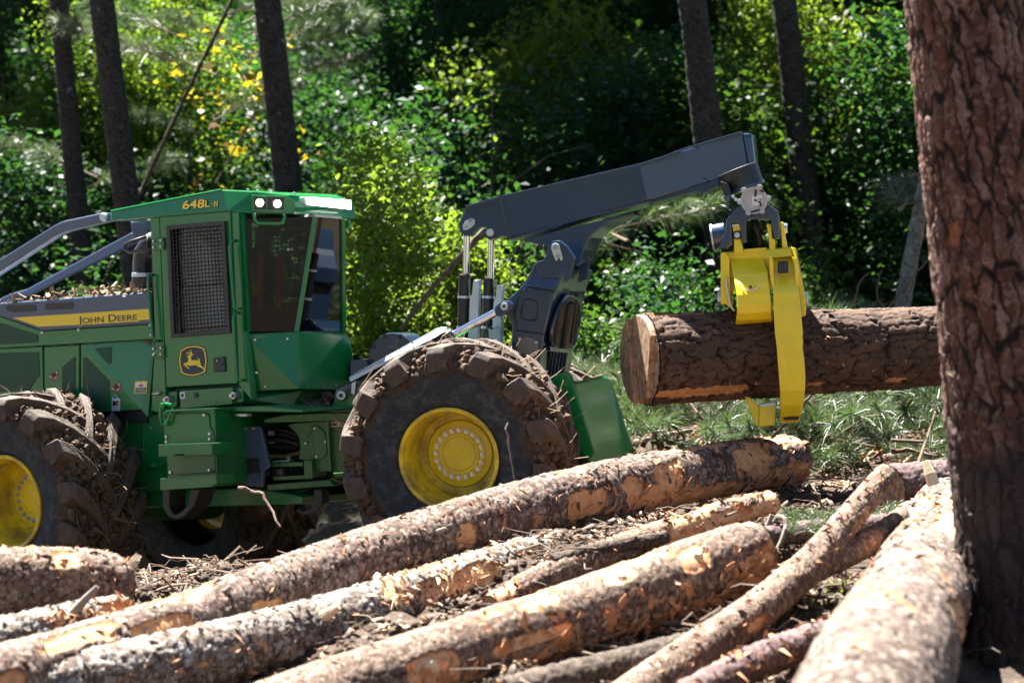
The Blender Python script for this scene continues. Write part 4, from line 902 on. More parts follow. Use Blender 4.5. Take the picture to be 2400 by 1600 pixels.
# debris lying on the hood
g = np.random.default_rng(33); mb = MB()
for _ in range(520):
    fx = g.beta(1.2, 1.1); a_, b_ = A2((-100 + fx * 1640, 484 - fx * 118), (0, 0)); base = FF.pt(a_, hv) + FF.V * g.uniform(0, .9) + Vector((0, 0, g.uniform(0, .03) + .09 * math.exp(-((fx - .46) / .13) ** 2) * g.random()))
    d = Vector(g.normal(0, 1, 3)); d.z *= .45; d.normalize(); ln = g.uniform(.02, .11); w = d.cross(Vector((0, 0, 1))).normalized() * ln * g.uniform(.06, .3)
    mb.prism([base - w, base + w, base + d * ln + w * .6, base + d * ln - w * .7], Vector((0, 0, .006)))
bdp = mb.build('fallen_bark_litter', M['straw']); tag(bdp, kind='stuff')
# brush guard bars sweeping from the cab roof over the hood
def bar(pts, v, w, name, v2=None):
    return part(P_(FF, pts, v, v2 or v + w), name, 'grey', .014)
bar(Z1((602, 262), (655, 258), (665, 310), (620, 322), (405, 372), (345, 398), (0, 622), (-500, 950), (-500, 880), (0, 540), (335, 330), (385, 308)), .95, .09, 'brush_guard_bar')
q = FF.pt(Z1((640, 285))[0], .95); part(MB().cyl(q, q - FF.V * .03, .042, .036, 16), 'guard_pin', 'galv', .003)
bar(Z1((800, 378), (890, 395), (800, 448), (145, 772), (60, 800), (-300, 980), (-300, 930), (60, 752), (160, 765 - 40)), 2.1, .09, 'brush_guard_bar')
part(P_(FF, Z1((795, 312), (895, 306), (910, 402), (815, 425)), 1.5, 1.75), 'mirror_housing', 'grey', .01)
part(MB().tube(FF.pl(Z1((905, 405), (908, 470), (895, 495), (790, 498), (762, 478), (765, 455), (800, 435), (895, 405)), 1.2), .016, 7), 'mirror_bracket', 'black', 0, smooth=True)
ex = FF.pl(Z1((885, 720), (880, 640), (878, 560), (885, 500), (915, 455), (960, 430)), 1.35)
part(MB().tube(ex, [.14, .105, .10, .10, .10, .10], 18), 'air_intake', 'black', 0, smooth=True)
q = FF.pl(Z1((880, 650), (880, 625)), 1.35); part(MB().cyl(q[0], q[1], .112, .112, 24), 'intake_clamp', 'galv', .003)

# --- front chassis
pl_ = part(P_(FF, A3((-350, 505), (0, 486), (880, 465), (885, 1150), (650, 1180), (560, 1215), (-350, 1270)), .95, 2.25), 'front_chassis', 'green2', .01)
cvp = part(P_(FF, A3((-60, 540), (0, 505), (125, 498), (160, 540), (165, 955), (110, 1008), (0, 1020), (-60, 980)), .915, .95), 'round_cover', 'green2', .008)
bolts(FF, A3((22, 630), (38, 992)), .915, .016, cvp)
bx = part(P_(FF, A3((130, 475), (628, 440), (652, 1165), (590, 1200), (180, 1230), (165, 900), (140, 700)), .45, .95), 'step_box', 'green2', .01)
cv2 = part(P_(FF, A3((138, 492), (555, 482), (578, 515), (578, 600), (622, 680), (632, 1045), (605, 1062), (180, 1085), (168, 900), (142, 700)), .435, .45), 'step_box_cover', 'green2', .006)
bolts(FF, A3((210, 530), (538, 505), (590, 685), (590, 735), (172, 712), (172, 762), (587, 1035), (210, 1058)), .435, .017, cv2)
def step(pts, v0, v1, teeth):
    s_ = part(P_(FF, pts, v0, v1), 'step', 'green2', .004); (xa, ya), (xb, yb) = pts[0], pts[1]
    mb = MB()
    for k in range(teeth):
        t = k / teeth; x_, y_ = xa + (xb - xa) * t, ya + (yb - ya) * t; dx = (xb - xa) / teeth
        mb.prism(FF.pl([(x_, y_ + .5), (x_ + dx * .5, y_ - 2.0), (x_ + dx, y_ + .5)], v0), FF.V * .006)
    tag(mb.build('tread_teeth', M['green2'], s_), kind='stuff'); return s_
step(A3((85, 795), (605, 775), (605, 888), (345, 892), (335, 880), (255, 882), (235, 900), (90, 908)), .20, .45, 24)
step(A3((100, 1122), (640, 1085), (652, 1165), (590, 1200), (105, 1230)), .20, .45, 24)
step(A3((150, 462), (628, 438), (628, 452), (150, 476)), .36, .95, 20)
part(MB().tube(FF.pl(A3((112, 400), (150, 395), (215, 405), (226, 440), (160, 600), (122, 598), (106, 540), (108, 420)), .40), .013, 7), 'tie_loop', 'green', 0)
part(MB().prism([FF.pt(p, v_) for p, v_ in zip(A3((130, 468), (200, 460), (160, 572), (146, 586)), (.50, .50, .40, .40))], FF.V * .01), 'tie_plate', 'green', 0)
part(P_(FF, A3((-350, 1250), (1000, 1205), (1480, 1292), (1480, 1365), (600, 1390), (-350, 1400)), 1.0, 2.2), 'belly_pan', 'green2', .01)
def ribbon(fr, o_, i_, v0, v1): return part(P_(fr, A3(*(o_ + i_)), v0, v1), 'rubber_step_loop', 'rubber', .01)
ribbon(FF, [(120, 1215), (128, 1400), (180, 1490), (260, 1513), (330, 1490), (430, 1380), (488, 1215)], [(398, 1215), (372, 1370), (305, 1440), (250, 1468), (212, 1440), (188, 1380), (196, 1215)], .30, .52)
part(P_(FF, A3((630, 442), (1040, 415), (1480, 455), (1480, 480), (640, 468)), .62, 2.3), 'pivot_deck', 'green2', .008)
q = FF.pl(A3((908, 515), (908, 488)), .74); part(MB().cyl(q[0], q[1], .075, .075, 24), 'pivot_washer', 'galv', .003)
q = FF.pl(A3((905, 512), (905, 495)), .74); 
part(MB().cyl(FF.pt(A3((862, 480))[0], .86), FF.pt(A3((875, 1150))[0], .86), .02, .02, 10), 'pivot_edge', 'green', 0)
ap = part(P_(FF, A3((888, 640), (905, 615), (1062, 615), (1080, 640), (1160, 1005), (1100, 1050), (1090, 1205), (925, 1190)), .86, .90), 'guard_plate', 'grey', .01)
bolts(FF, A3((935, 633), (1015, 633), (905, 825), (915, 1015), (925, 1140)), .86, .014, ap)
part(P_(FF, A3((940, 925), (1050, 915), (1060, 1060), (945, 1075)), .845, .86), 'guard_patch', 'black', .004, ap)
part(MB().ring(FF.pl(A3((775, 1005), (880, 1000), (882, 1150), (778, 1160)), .93), FF.pl(A3((805, 1015), (865, 1012), (868, 1140), (808, 1145)), .93), FF.V * .03), 'tie_bracket', 'green', .004)
part(P_(FF, A3((805, 1015), (865, 1012), (868, 1140), (808, 1145)), .945, .95), 'tie_bracket_back', 'black', 0)
# --- pivot: hoses, steering cylinder
for k, (y0, y1, y2, r_, mt, v_) in enumerate(((640, 650, 720, .020, 'rubber', 1.0), (700, 690, 770, .028, 'rubber', 1.05), (740, 750, 800, .026, 'rubber', .98), (800, 815, 815, .034, 'rubber', 1.1), (905, 905, 860, .018, 'straw', 1.0), (880, 870, 830, .022, 'rubber', 1.2), (660, 700, 760, .022, 'rubber', 1.15))):
    part(MB().tube(RF.pl(A3((1060, y0), (1180, (y0 + y1) / 2 - 6), (1300, y1), (1400, (y1 + y2) / 2), (1470, y2)), v_), r_, 8), 'hydraulic_hose', mt, 0, smooth=True)
for x, y in ((1180, 678), (1180, 752)):
    q = RF.pt(A3((x, y))[0], 1.0); part(MB().cyl(q - RF.U * .025, q + RF.U * .025, .027, .027, 10), 'hose_fitting', 'galv', .002)
part(P_(RF, A3((1180, 962), (1480, 958), (1490, 1000), (1190, 1006)), .82, 1.15), 'steering_lug', 'green2', .005)
part(P_(RF, A3((1192, 1100), (1560, 1080), (1575, 1120), (1200, 1136)), .82, 1.15), 'steering_lug', 'green2', .005)
part(P_(RF, A3((1490, 945), (1572, 940), (1578, 1120), (1500, 1126)), .80, 1.2), 'lug_web', 'green2', .005)
q0_, q1_ = RF.pl(A3((950, 1080), (1210, 1050)), .95); part(MB().cyl(q0_, q1_, .048, .048, 16), 'steering_cylinder', 'black', .003)
q0_, q1_ = RF.pl(A3((1265, 1010), (1265, 1095)), .95); part(MB().cyl(q0_, q1_, .098, .098, 20), 'cylinder_eye', 'black', .01)
kp = part(P_(RF, A3((1190, 950), (1348, 940), (1350, 952), (1192, 964)), .84, .95), 'keeper_plate', 'galv', .002)
q0_, q1_ = RF.pl(A3((1343, 945), (1343, 905)), .9); MB().cyl(q0_, q1_, .026, .022, 8).build('bolt', M['bolt'], kp)
part(P_(RF, A3((1132, 1175), (1740, 1130), (1800, 1192), (1145, 1240)), .78, 2.3), 'lower_deck', 'green2', .008)
part(P_(RF, A3((1105, 1235), (1480, 1225), (1490, 1300), (1000, 1290)), .9, 2.2), 'pivot_shell', 'green2', .01)
ribbon(RF, [(1668, 1225), (1675, 1370), (1620, 1450), (1500, 1472), (1420, 1440)], [(1425, 1412), (1490, 1435), (1560, 1408), (1592, 1330), (1588, 1225)], .4, .6)
# --- rear chassis
rc = part(P_(RF, A3((1432, 578), (1720, 558), (1745, 1050), (1490, 1062), (1490, 945), (1442, 930), (1456, 800), (1435, 700), (1330, 595)), .90, 1.0), 'rear_chassis', 'green2', .008)
rp2 = part(P_(RF, A3((1560, 610), (1620, 600), (1690, 660), (1715, 740), (1715, 880), (1660, 935), (1590, 940)), .885, .90), 'round_cover', 'green2', .006, rc)
bolts(RF, A3((1605, 632), (1515, 776), (1620, 905), (1705, 762)), .885, .013, rc)
for x, y in ((1562, 662), (1548, 688), (1534, 714)):
    q = RF.pt(A3((x, y))[0], .897); MB().cyl(q, q - RF.V * .004, .010, .010, 10).build('drain_hole', M['black'], rc)
part(P_(RF, A3((1700, 552), (1732, 550), (1758, 1050), (1735, 1055)), .80, .98), 'chassis_rib', 'green', .005)
rbx = part(P_(RF, A3((1740, 545), (2400, 520), (2500, 1060), (1755, 1052)), .88, 2.25), 'rear_frame_box', 'green2', .008)
sk = MB().prism(RF.pl(A3((1752, 566), (2050, 548), (2052, 604), (1756, 622)), .877), RF.V * .002).build('warning_sticker', M['white'], rbx)
MB().prism(RF.pl(A3((1752, 559), (2050, 541), (2050, 552), (1752, 570)), .876), RF.V * .002).build('sticker_band', M['orange'], rbx)
MB().prism(RF.pl(A3((1845, 566), (2050, 553), (2052, 598), (1848, 612)), .8755), RF.V * .001).build('sticker_print', M['navy'], rbx)
for k in range(3): MB().prism(RF.pl(A3((1855, 574 + 11 * k), (2040, 562 + 11 * k), (2040, 565 + 11 * k), (1855, 578 + 11 * k)), .8745), RF.V * .001).build('sticker_line', M['white'], rbx)
MB().prism(RF.pl(A3((1772, 590), (1782, 580), (1792, 592), (1800, 575), (1806, 590), (1818, 582), (1818, 600), (1800, 608), (1775, 604)), .8755), RF.V * .001).build('sticker_print', M['navy'], rbx)
part(P_(RF, A3((1105, 545), (1300, 502), (1700, 482), (2300, 485), (2300, 550), (1700, 562), (1112, 582)), .72, 2.35), 'rear_deck', 'green2', .008)
part(P_(RF, A3((1690, 490), (1760, 430), (1800, 330), (1850, 260), (1990, 245), (2080, 300), (2100, 520)), .80, .92), 'cylinder_bracket', 'green', .008)
g = np.random.default_rng(35); mb = MB()
for _ in range(160):
    p = lerp(RF.pt(A3((1480, 488))[0], .8), RF.pt(A3((1740, 370))[0], .8), g.random()) + RF.V * g.uniform(0, .7) + Vector((0, 0, g.uniform(0, .05)))
    d = Vector(g.normal(0, 1, 3)); d.z *= .4; d.normalize(); ln = g.uniform(.03, .14); w = d.cross(Vector((0, 0, 1))).normalized() * ln * .15
    mb.prism([p - w, p + w, p + d * ln + w, p + d * ln - w], Vector((0, 0, .008)))
tag(mb.build('fallen_bark_litter', M['darkbark']), kind='stuff')

# --- arch
av = .95
ar = part(P_(RF, B3((640, 660), (770, 535), (825, 470), (885, 355), (950, 240), (1240, 330), (1150, 560), (1080, 870), (1040, 1030), (985, 1420), (930, 1620), (660, 1620), (680, 1240), (690, 900), (630, 840)), av, 2.2), 'boom_arch', 'boom', .014)
ear = [(935, 250), (1030, 228), (1072, 160), (1080, 80), (1130, 22), (1205, 14), (1285, 85), (1368, 212), (1342, 330), (1320, 440), (1235, 470), (1245, 330), (1200, 420), (1000, 420)]
near_ear = part(P_(RF, B3(*ear), av - .02, av + .07), 'arch_ear', 'boom', .008)
for dv in (.42,): part(P_(RF, [p for p in B3(*ear)], av + dv, av + dv + .06), 'arch_ear', 'boom', .006)
off = RF.pl(B3(*ear), av)
part(MB().prism([p + RF.V * .62 for p in off], RF.V * .07), 'arch_ear', 'boom', .006)
lk = part(P_(RF, B3((1112, 100), (1125, 60), (1160, 42), (1200, 60), (1212, 110), (1240, 200), (1235, 230), (1222, 238), (1212, 215), (1190, 205), (1178, 238), (1160, 230), (1130, 150)), av - .04, av - .02), 'pin_keeper', 'galv', .004)
for x, y in ((1165, 95), (1192, 188)):
    q = RF.pt(B3((x, y))[0], av - .04); MB().cyl(q, q - RF.V * .02, .022, .018, 8).build('bolt', M['chrome'], lk)
fct = [RF.pt(p, v_) for p, v_ in zip(B3((955, 278), (1236, 342), (1152, 548), (846, 508)), (av + .02, av + .02, av - .035, av - .035))]
part(MB().prism(fct, RF.V * .03), 'arch_facet', 'boom', .004)
for a_, b_ in (((935, 285), (822, 560)), ((1258, 335), (1150, 565)), ((945, 258), (1262, 318)), ((838, 520), (1148, 580))):
    part(MB().tube(RF.pl(B3(a_, b_), av - .012), .012, 6), 'arch_seam', 'boom', 0)
lp = smooth_loop([(815, 690), (850, 655), (930, 662), (968, 700), (965, 800), (945, 870), (840, 872), (795, 830)], 4)
part(MB().tube(RF.pl(B3(*(lp + lp[:1])), av), .008, 5), 'recess_rim', 'black', 0)
part(MB().tube(RF.pl(B3((782, 565), (742, 690), (715, 860), (745, 900), (738, 985), (1040, 1030)), av), .008, 5), 'arch_seam', 'black', 0)
ip_ = part(P_(RF, B3((750, 1120), (790, 1072), (850, 1058), (920, 1075), (975, 1130), (978, 1200), (950, 1400), (940, 1560), (735, 1560)), av - .012, av), 'inspection_plate', 'mudplate' if 'mudplate' in M else 'galv', .004)
bolts(RF, B3((782, 1078), (958, 1118), (952, 1308)), av - .012, .018, ip_)
# rear face: fairlead slot, its inner shade a flat black sheet, with rollers
e0, e1 = RF.pt(B3((1200, 450))[0], av), RF.pt(B3((985, 1420))[0], av); nR = (e1 - e0).cross(RF.V).normalized()
if nR.dot(RF.U) < 0: nR = -nR
AR = lambda p, d_=0.0: trace(p, e0 + nR * d_, nR)
slot = smooth_loop([(1225, 690), (1300, 612), (1392, 650), (1426, 760), (1420, 900), (1380, 1080), (1310, 1188), (1135, 1150), (1112, 1020), (1165, 820)], 4)
sl = part(MB().prism([AR(p, .010) for p in B3(*slot)], -nR * .02), 'slot_shade_sheet', 'black', 0)  # black sheet on the face stands for shade inside the slot
mb = MB(); sl_ = [AR(p, .012) for p in B3(*slot)]; part(MB().tube(sl_ + sl_[:1], .014, 6), 'slot_rim', 'boom', 0)
for (xa, ya), (xb, yb), r_ in (((1222, 700), (1150, 1140), .030), ((1310, 690), (1235, 1160), .052), ((1352, 690), (1290, 1150), .016), ((1385, 680), (1325, 1120), .016), ((1412, 760), (1362, 1070), .012)):
    part(MB().cyl(AR(B3((xa, ya))[0], .012), AR(B3((xb, yb))[0], .012), r_, r_, 14), 'fairlead_roller', 'black', .003)
lo_ = part(MB().prism([AR(p, .008) for p in B3((1115, 1215), (1300, 1232), (1270, 1400), (1200, 1600), (1050, 1600), (1085, 1380))], -nR * .02), 'lower_shade_sheet', 'black', 0)  # second black sheet, shade of the lower opening put in as colour
for x in range(5):
    part(MB().cyl(AR(B3((1135 + x * 34, 1225 + x * 3))[0], .012), AR(B3((1080 + x * 36, 1560))[0], .012), .014, .014, 8), 'fairlead_roller', 'boom', 0)
part(MB().prism([AR(p, .03) for p in B3((1110, 1160), (1312, 1196), (1302, 1232), (1105, 1212))], -nR * .03), 'slot_crossbar', 'boom', .005)
for k in range(4): part(MB().cyl(AR(B3((1345 + k * 20, 570 + k * 4))[0], .02), AR(B3((1340 + k * 20, 610 + k * 4))[0], .02), .008, .008, 6), 'weld_bead', 'boom', 0)
# arch (lift) cylinders
def lift_cyl(v_, dz=0, cover=True):
    b0, b1 = RF.pl(B6((150, 1100), (1830, 190)), v_); part(MB().cyl(b0, b1, .062, .062, 20), 'lift_cylinder', 'black', .006)
    b2 = RF.pt(B6((1890, 165))[0], v_); part(MB().cyl(b1, b2, .068, .055, 20), 'cylinder_gland', 'boom', .004)
    e_ = RF.pt(B3((520, 790))[0], v_); part(MB().cyl(b2, e_, .036, .036, 18), 'lift_rod', 'chrome', 0, smooth=False)
    q = RF.pt(B6((40, 1180))[0], v_); part(MB().hull([q + RF.V * a_ + Vector(RF.U) * b_ + Vector((0, 0, c_)) for a_ in (-.06, .06) for b_, c_ in ((-.075, -.02), (-.05, .06), (.03, .075), (.16, .14), (.19, .05), (.02, -.075), (-.05, -.065))]), 'cylinder_foot', 'boom', .012)
    wz = part(MB().cyl(q - RF.V * .055, q - RF.V * .085, .042, .042, 20), 'pin_washer', 'galv', .003); MB().cyl(q - RF.V * .086, q - RF.V * .089, .018, .018, 12).build('pin_hole', M['black'], wz)
    part(P_(RF, B3((500, 800), (505, 730), (580, 668), (655, 670), (688, 715), (690, 760), (565, 845), (520, 830)), v_ - .07, v_ + .07), 'rod_eye', 'boom', .012)
    q = RF.pt(B3((612, 728))[0], v_ - .07); wz = part(MB().cyl(q, q - RF.V * .02, .034, .034, 20), 'pin_washer', 'galv', .003); MB().cyl(q - RF.V * .021, q - RF.V * .023, .014, .014, 8).build('pin_hole', M['black'], wz)
    if cover:
        cvq = [RF.pt(p, v_ - .075 + d_) for p, d_ in zip(B6((122, 885), (190, 835), (1600, 62), (1700, 42), (1728, 122), (1565, 225), (150, 965)), (.0, .05, .05, .05, 0, 0, 0))]
        cvo = part(MB().prism(cvq, RF.V * .13), 'cylinder_guard', 'galv', .006)
        MB().prism(RF.pl(B6((172, 985), (245, 945), (225, 1150), (200, 1168), (165, 1150)), v_ - .082), RF.V * .01).build('guard_strap', M['galv'], cvo)
        for (x0, y0), (x1, y1) in (((1455, 300), (1490, 390)), ((820, 650), (835, 690))):
            s0, s1 = RF.pt(B6((x0, y0))[0], v_ - .07), RF.pt(B6((x1, y1))[0], v_ - .07); MB().tube([s0, s1], .013, 5).build('guard_clamp', M['galv'], cvo)
lift_cyl(.86); lift_cyl(2.20, cover=False)
# winch
q = RF.pt(B6((850, 560))[0], 1.35); wn_ = part(MB().cyl(q, q + RF.V * .5, .225, .225, 40), 'winch_drum', 'boom', .01)
for k in range(9):
    a = .5 + k * 2 * pi / 9; c_ = q + RF.U * .205 * math.cos(a) + Vector((0, 0, .205 * math.sin(a))); MB().cyl(c_ - RF.V * .006, c_ + RF.V * .03, .024, .024, 10).build('drum_notch', M['black'], wn_)
q2_ = RF.pt(B6((855, 365))[0], 1.345); MB().cyl(q2_, q2_ - RF.V * .012, .036, .034, 20).build('drum_plug', M['grey'], wn_)
part(P_(RF, B6((140, 600), (425, 585), (460, 900), (140, 960)), 1.3, 1.9), 'winch_box', 'grey', .01)
# boom cylinders
for (rx0, rx1, ry0, bx0, bx1, by0, v_, gx0, gx1, gy0) in ((218, 258, 690, 190, 262, 918, 1.42, 268, 312, 955), (366, 402, 735, 334, 408, 945, 1.70, 408, 450, 980)):
    e0_, e1_ = RF.pl(Z4(((rx0 + rx1) / 2, ry0 - 20), ((rx0 + rx1) / 2 - 4, by0 + 20)), v_); part(MB().cyl(e0_, e1_, .030, .030, 18), 'boom_rod', 'chrome', 0)
    f0_, f1_ = RF.pl(Z4(((bx0 + bx1) / 2, by0), ((bx0 + bx1) / 2 - 14, 1380)), v_); bc = part(MB().cyl(f0_, f1_, .053, .053, 24), 'boom_cylinder', 'black', .006)
    MB().cyl(f0_, f0_ + Vector((0, 0, .008)), .040, .040, 16).build('wiper_seal', M['red'], bc)
    for yy in (1060, 1240):
        c_ = lerp(f0_, f1_, (yy - by0) / (1380 - by0)); MB().cyl(c_, c_ + (f0_ - f1_).normalized() * .022, .057, .057, 24).build('cylinder_clamp', M['galv'], bc)
    part(P_(RF, Z4((gx0 + 8, gy0), (gx1 - 4, gy0 - 5), (gx1, gy0 + 30), (gx1 - 4, gy0 + 60), (gx1 - 10, 1370), (gx0 - 26, 1370), (gx0 - 12, gy0 + 100), (gx0, gy0 + 80)), v_ - .04, v_ + .05), 'rod_guard', 'galv', .005)
part(P_(RF, Z4((365, 1240), (405, 1225), (412, 1240), (440, 1240), (438, 1345), (395, 1345), (370, 1310)), 1.5, 1.6), 'valve_guard', 'galv', .005)
part(MB().tube(RF.pl(Z4((330, 1340), (340, 1250), (360, 1230), (395, 1240)), 1.5), .010, 7), 'hydraulic_pipe', 'black', 0)

# --- boom
b0v, b1v = 1.36, 1.86
TL, TR, BR, BM, BL = Z4((236, 514), (1868, 74), (1905, 285), (1308, 480), (492, 702))
kt, kb = Z4((1262, 268), (1308, 480)); K0 = Z4((440, 458))[0]
A_ = [RF.pt(K0, b0v), RF.pt(kt, b0v), RF.pt(kb, b0v), RF.pt(BL, b0v)]
B_ = [RF.pt(kt, b0v), RF.pt(TR, b0v + .17), None, None, RF.pt(kb, b0v)]
nB = (B_[1] - B_[0]).cross(B_[4] - B_[0]).normalized(); B_[2] = trace(BR, B_[0], nB); B_[3] = trace(Z4((1735, 355))[0], B_[0], nB)
bm_ = MB(); fr_ = [A_[0], A_[1], B_[1], B_[2], B_[3], A_[2], A_[3]]; bk_ = [p + RF.V * (b1v - RF.vof(p)) for i_, p in enumerate(fr_)]
nn_ = 7; bm_.add(fr_ + bk_, [(0, 1, 5, 6), (1, 2, 3, 4, 5)] + [(7, 13, 12, 8), (8, 12, 11, 10, 9)] + [(i_, 7 + i_, 7 + (i_ + 1) % 7, (i_ + 1) % 7) for i_ in range(7)])
boom = part(bm_, 'boom', 'boom', .010)
tv = b0v + .175
tip = part(MB().hull([RF.pt(p, tv) for p in Z4((1868, 80), (1905, 278))] + [q_ + RF.U * du + RF.V * dv for q_, w_ in ((RF.pt(Z4((1868, 80))[0], tv), .08), (RF.pt(Z4((1905, 278))[0], tv), .06)) for du, dv in ((w_, .05), (w_, .26), (0, .31))]), 'boom_tip', 'boom', .03)
def flange(pts, v0, v1, th, name='boom_flange'):
    q = RF.pl(pts, v0); mb = MB(); u_ = Vector((0, 0, th)); return part(mb.prism(q + [p - u_ for p in reversed(q)], RF.V * (v1 - v0)), name, 'boom', .004)
flange(Z4((232, 512), (440, 452), (1262, 262), (1420, 212), (1500, 178)), b0v - .012, b1v + .012, .026); flange(Z4((1500, 178), (1866, 70)), b0v + .10, b1v + .012, .026)
flange(Z4((1930, 268), (1735, 352), (1310, 478)), b0v + .09, b1v + .012, .024)
flange(Z4((1320, 478), (940, 572), (495, 700)), b0v - .010, b1v + .01, .022)
part(P_(RF, Z4((428, 470), (446, 466), (498, 702), (482, 700)), b0v - .012, b1v), 'boom_rib', 'boom', .004)
part(P_(RF, Z4((236, 514), (440, 458), (490, 700), (440, 690), (405, 708), (370, 716), (340, 690), (338, 660), (360, 640), (330, 638), (295, 650), (268, 690), (225, 692), (195, 668), (190, 620)), b0v + .02, b0v + .12), 'boom_head', 'boom', .008)
part(P_(RF, Z4((236, 514), (440, 458), (490, 700), (440, 690), (405, 708), (370, 716), (340, 690), (338, 660), (360, 640), (330, 638), (295, 650), (268, 690), (225, 692), (195, 668), (190, 620)), b1v - .12, b1v - .02), 'boom_head', 'boom', .008)
pk = part(P_(RF, Z4((212, 632), (228, 600), (262, 584), (284, 592), (284, 618), (262, 642), (236, 656), (216, 654)), b0v, b0v + .02), 'pin_keeper', 'galv', .003)
bolts(RF, Z4((262, 600), (234, 636)), b0v, .018, pk, 'bolt', 'chrome')
q = RF.pt(Z4((380, 670))[0], b0v + .02); part(MB().cyl(q, q - RF.V * .03, .036, .034, 20), 'rod_pin', 'galv', .003)
part(MB().tube(RF.pl(Z4((1618, 168), (1575, 192), (1540, 222), (1528, 255), (1536, 290), (1560, 318), (1610, 345), (1650, 352), (1668, 362), (1640, 400), (1618, 418)), b0v + .10), .008, 5), 'weld_seam', 'navy', 0)
lug_ = Z4((560, 716), (900, 628), (1210, 560), (1150, 588), (1080, 615), (1010, 655), (960, 705), (930, 770), (915, 850), (890, 870), (862, 830), (842, 770), (800, 725), (770, 722), (735, 728), (715, 760), (700, 745), (640, 735))
part(P_(RF, lug_, b0v - .03, b0v + .07), 'pivot_lug', 'boom', .006); part(P_(RF, lug_, b1v - .10, b1v), 'pivot_lug', 'boom', .006)
cpl = RF.pl(Z4((1220, 566), (1110, 600), (1030, 645), (970, 700), (935, 775), (915, 850)), b0v); cpu = RF.pl(Z4((1220, 556), (1100, 588), (1015, 632), (955, 690), (918, 770), (900, 850)), b0v)
part(MB().prism(cpl + cpu[::-1], RF.V * (b1v - b0v)), 'curved_underplate', 'boom', .003)
part(P_(RF, Z4((1735, 352), (1730, 395), (1640, 440), (1600, 425), (1310, 505), (1310, 480)), b0v + .06, b1v - .06), 'boom_underside', 'boom', .006)
# --- back blade of the machine
gs = part(P_(RF, Z3((1525, 522), (1640, 485), (1665, 498), (1690, 560), (1838, 1028), (1795, 1090), (1700, 990), (1600, 700)), .84, .92), 'blade_arm', 'green', .012)
bl = [RF.pt(p, v_) for p, v_ in zip(Z3((1702, 562), (1880, 516), (1915, 522), (1945, 545), (2092, 985), (2088, 1040), (1800, 1200)), (.92, 1.85, 2.0, 2.1, 2.1, 2.0, .92))]
bl2 = [RF.pt(p, v_) for p, v_ in zip(Z3((1702, 562), (1880, 516), (1920, 520), (1960, 560), (2092, 985), (2050, 1120), (1838, 1180)), (.90, 1.9, 2.12, 2.2, 2.2, 2.1, .90))]
part(MB().prism(bl2, -RF.U * .05), 'rear_blade', 'green', .02)

# ---------------------------------------------------------------- grapple hanging from the boom
gY = 24.62
GF = Fr((wp(1760, 0, gY).x, gY), R(7))
gp = GF.pt((1770, 690), 0)
grap = empty('log_grapple', Vector((gp.x, gp.y, gp.z)), 'yellow hydraulic grapple hanging from the boom tip and clamping a thick log', 'grapple')
def gpart(mb, name, mat, bevel=.006, smooth=False): return mb.build(name, M[mat], grap, bevel, smooth)
def G_(pts, v0, v1): return MB().prism(GF.pl(pts, v0), GF.V * (v1 - v0))
q0_, q1_ = GF.pl(B4((440, -20), (560, 290)), .22); gpart(MB().cyl(q0_, q1_, .185, .180, 36), 'rotator_housing', 'black', .01)
q2_ = lerp(q0_, q1_, .88); gpart(MB().cyl(q2_, q1_ + (q1_ - q0_) * .02, .192, .192, 36), 'rotator_flange', 'boom', .004)
gpart(G_(B4((185, 160), (290, 190), (340, 330), (345, 400), (335, 450), (280, 480), (240, 430), (225, 330)), -.08, .12), 'rotator_motor', 'black', .012)
gpart(G_(B4((235, 385), (320, 370), (340, 445), (285, 480)), -.10, -.06), 'motor_cap', 'grey', .006)
for k, (x, y) in enumerate(((380, 400), (420, 440))):
    q = GF.pt(B4((x, y))[0], -.05); gpart(MB().cyl(q, q + GF.V * .06, .016, .016, 10), 'hose_fitting', 'galv', .002)
cc = B4((702, 455))[0]; rpx = 33.0
def disc(rp, nn=40): return [(cc[0] + rp * math.cos(2 * pi * k / nn), cc[1] + rp * math.sin(2 * pi * k / nn)) for k in range(nn)]
gpart(MB().prism(GF.pl(disc(31), -.13), GF.V * .30), 'swivel_block', 'boom', .01)
cov = gpart(MB().prism(GF.pl(disc(32), -.155), GF.V * .03), 'swivel_cover', 'castgrey', .006)
rim_o, rim_i = GF.pl(disc(32), -.165), GF.pl(disc(25), -.165); MB().ring(rim_o, rim_i, GF.V * .012).build('cover_rim', M['castgrey'], cov)
for x, y in ((548, 305), (787, 258), (912, 428), (825, 618), (612, 640), (488, 478)):
    q = GF.pt(B4((x, y))[0], -.15); MB().cyl(q, q - GF.V * .02, .027, .025, 14).build('cover_boss', M['castgrey'], cov); MB().cyl(q - GF.V * .02, q - GF.V * .036, .013, .012, 6).build('bolt', M['bolt'], cov)
lbl = MB().prism(GF.pl(B4((668, 385), (820, 372), (832, 525), (678, 540)), -.158), GF.V * .003).build('maker_plate', M['white'], cov)
MB().prism(GF.pl(B4((705, 438), (722, 432), (730, 440), (800, 428), (815, 436), (795, 482), (770, 485), (735, 468), (712, 475), (700, 462)), -.1595), GF.V * .002).build('plate_emblem', M['navy'], lbl)
MB().prism(GF.pl(B4((735, 447), (795, 440), (782, 470), (738, 458)), -.1605), GF.V * .002).build('plate_emblem', M['white'], lbl)
for (x0, y0), (x1, y1) in (((725, 290), (715, 400)), ((790, 480), (800, 545)), ((640, 640), (800, 600)), ((790, 300), (850, 330))):
    MB().tube(GF.pl(B4((x0, y0), ((x0 + x1) / 2 + 8, (y0 + y1) / 2), (x1, y1)), -.162), .009, 5).build('grease_smear', M['black'], cov)
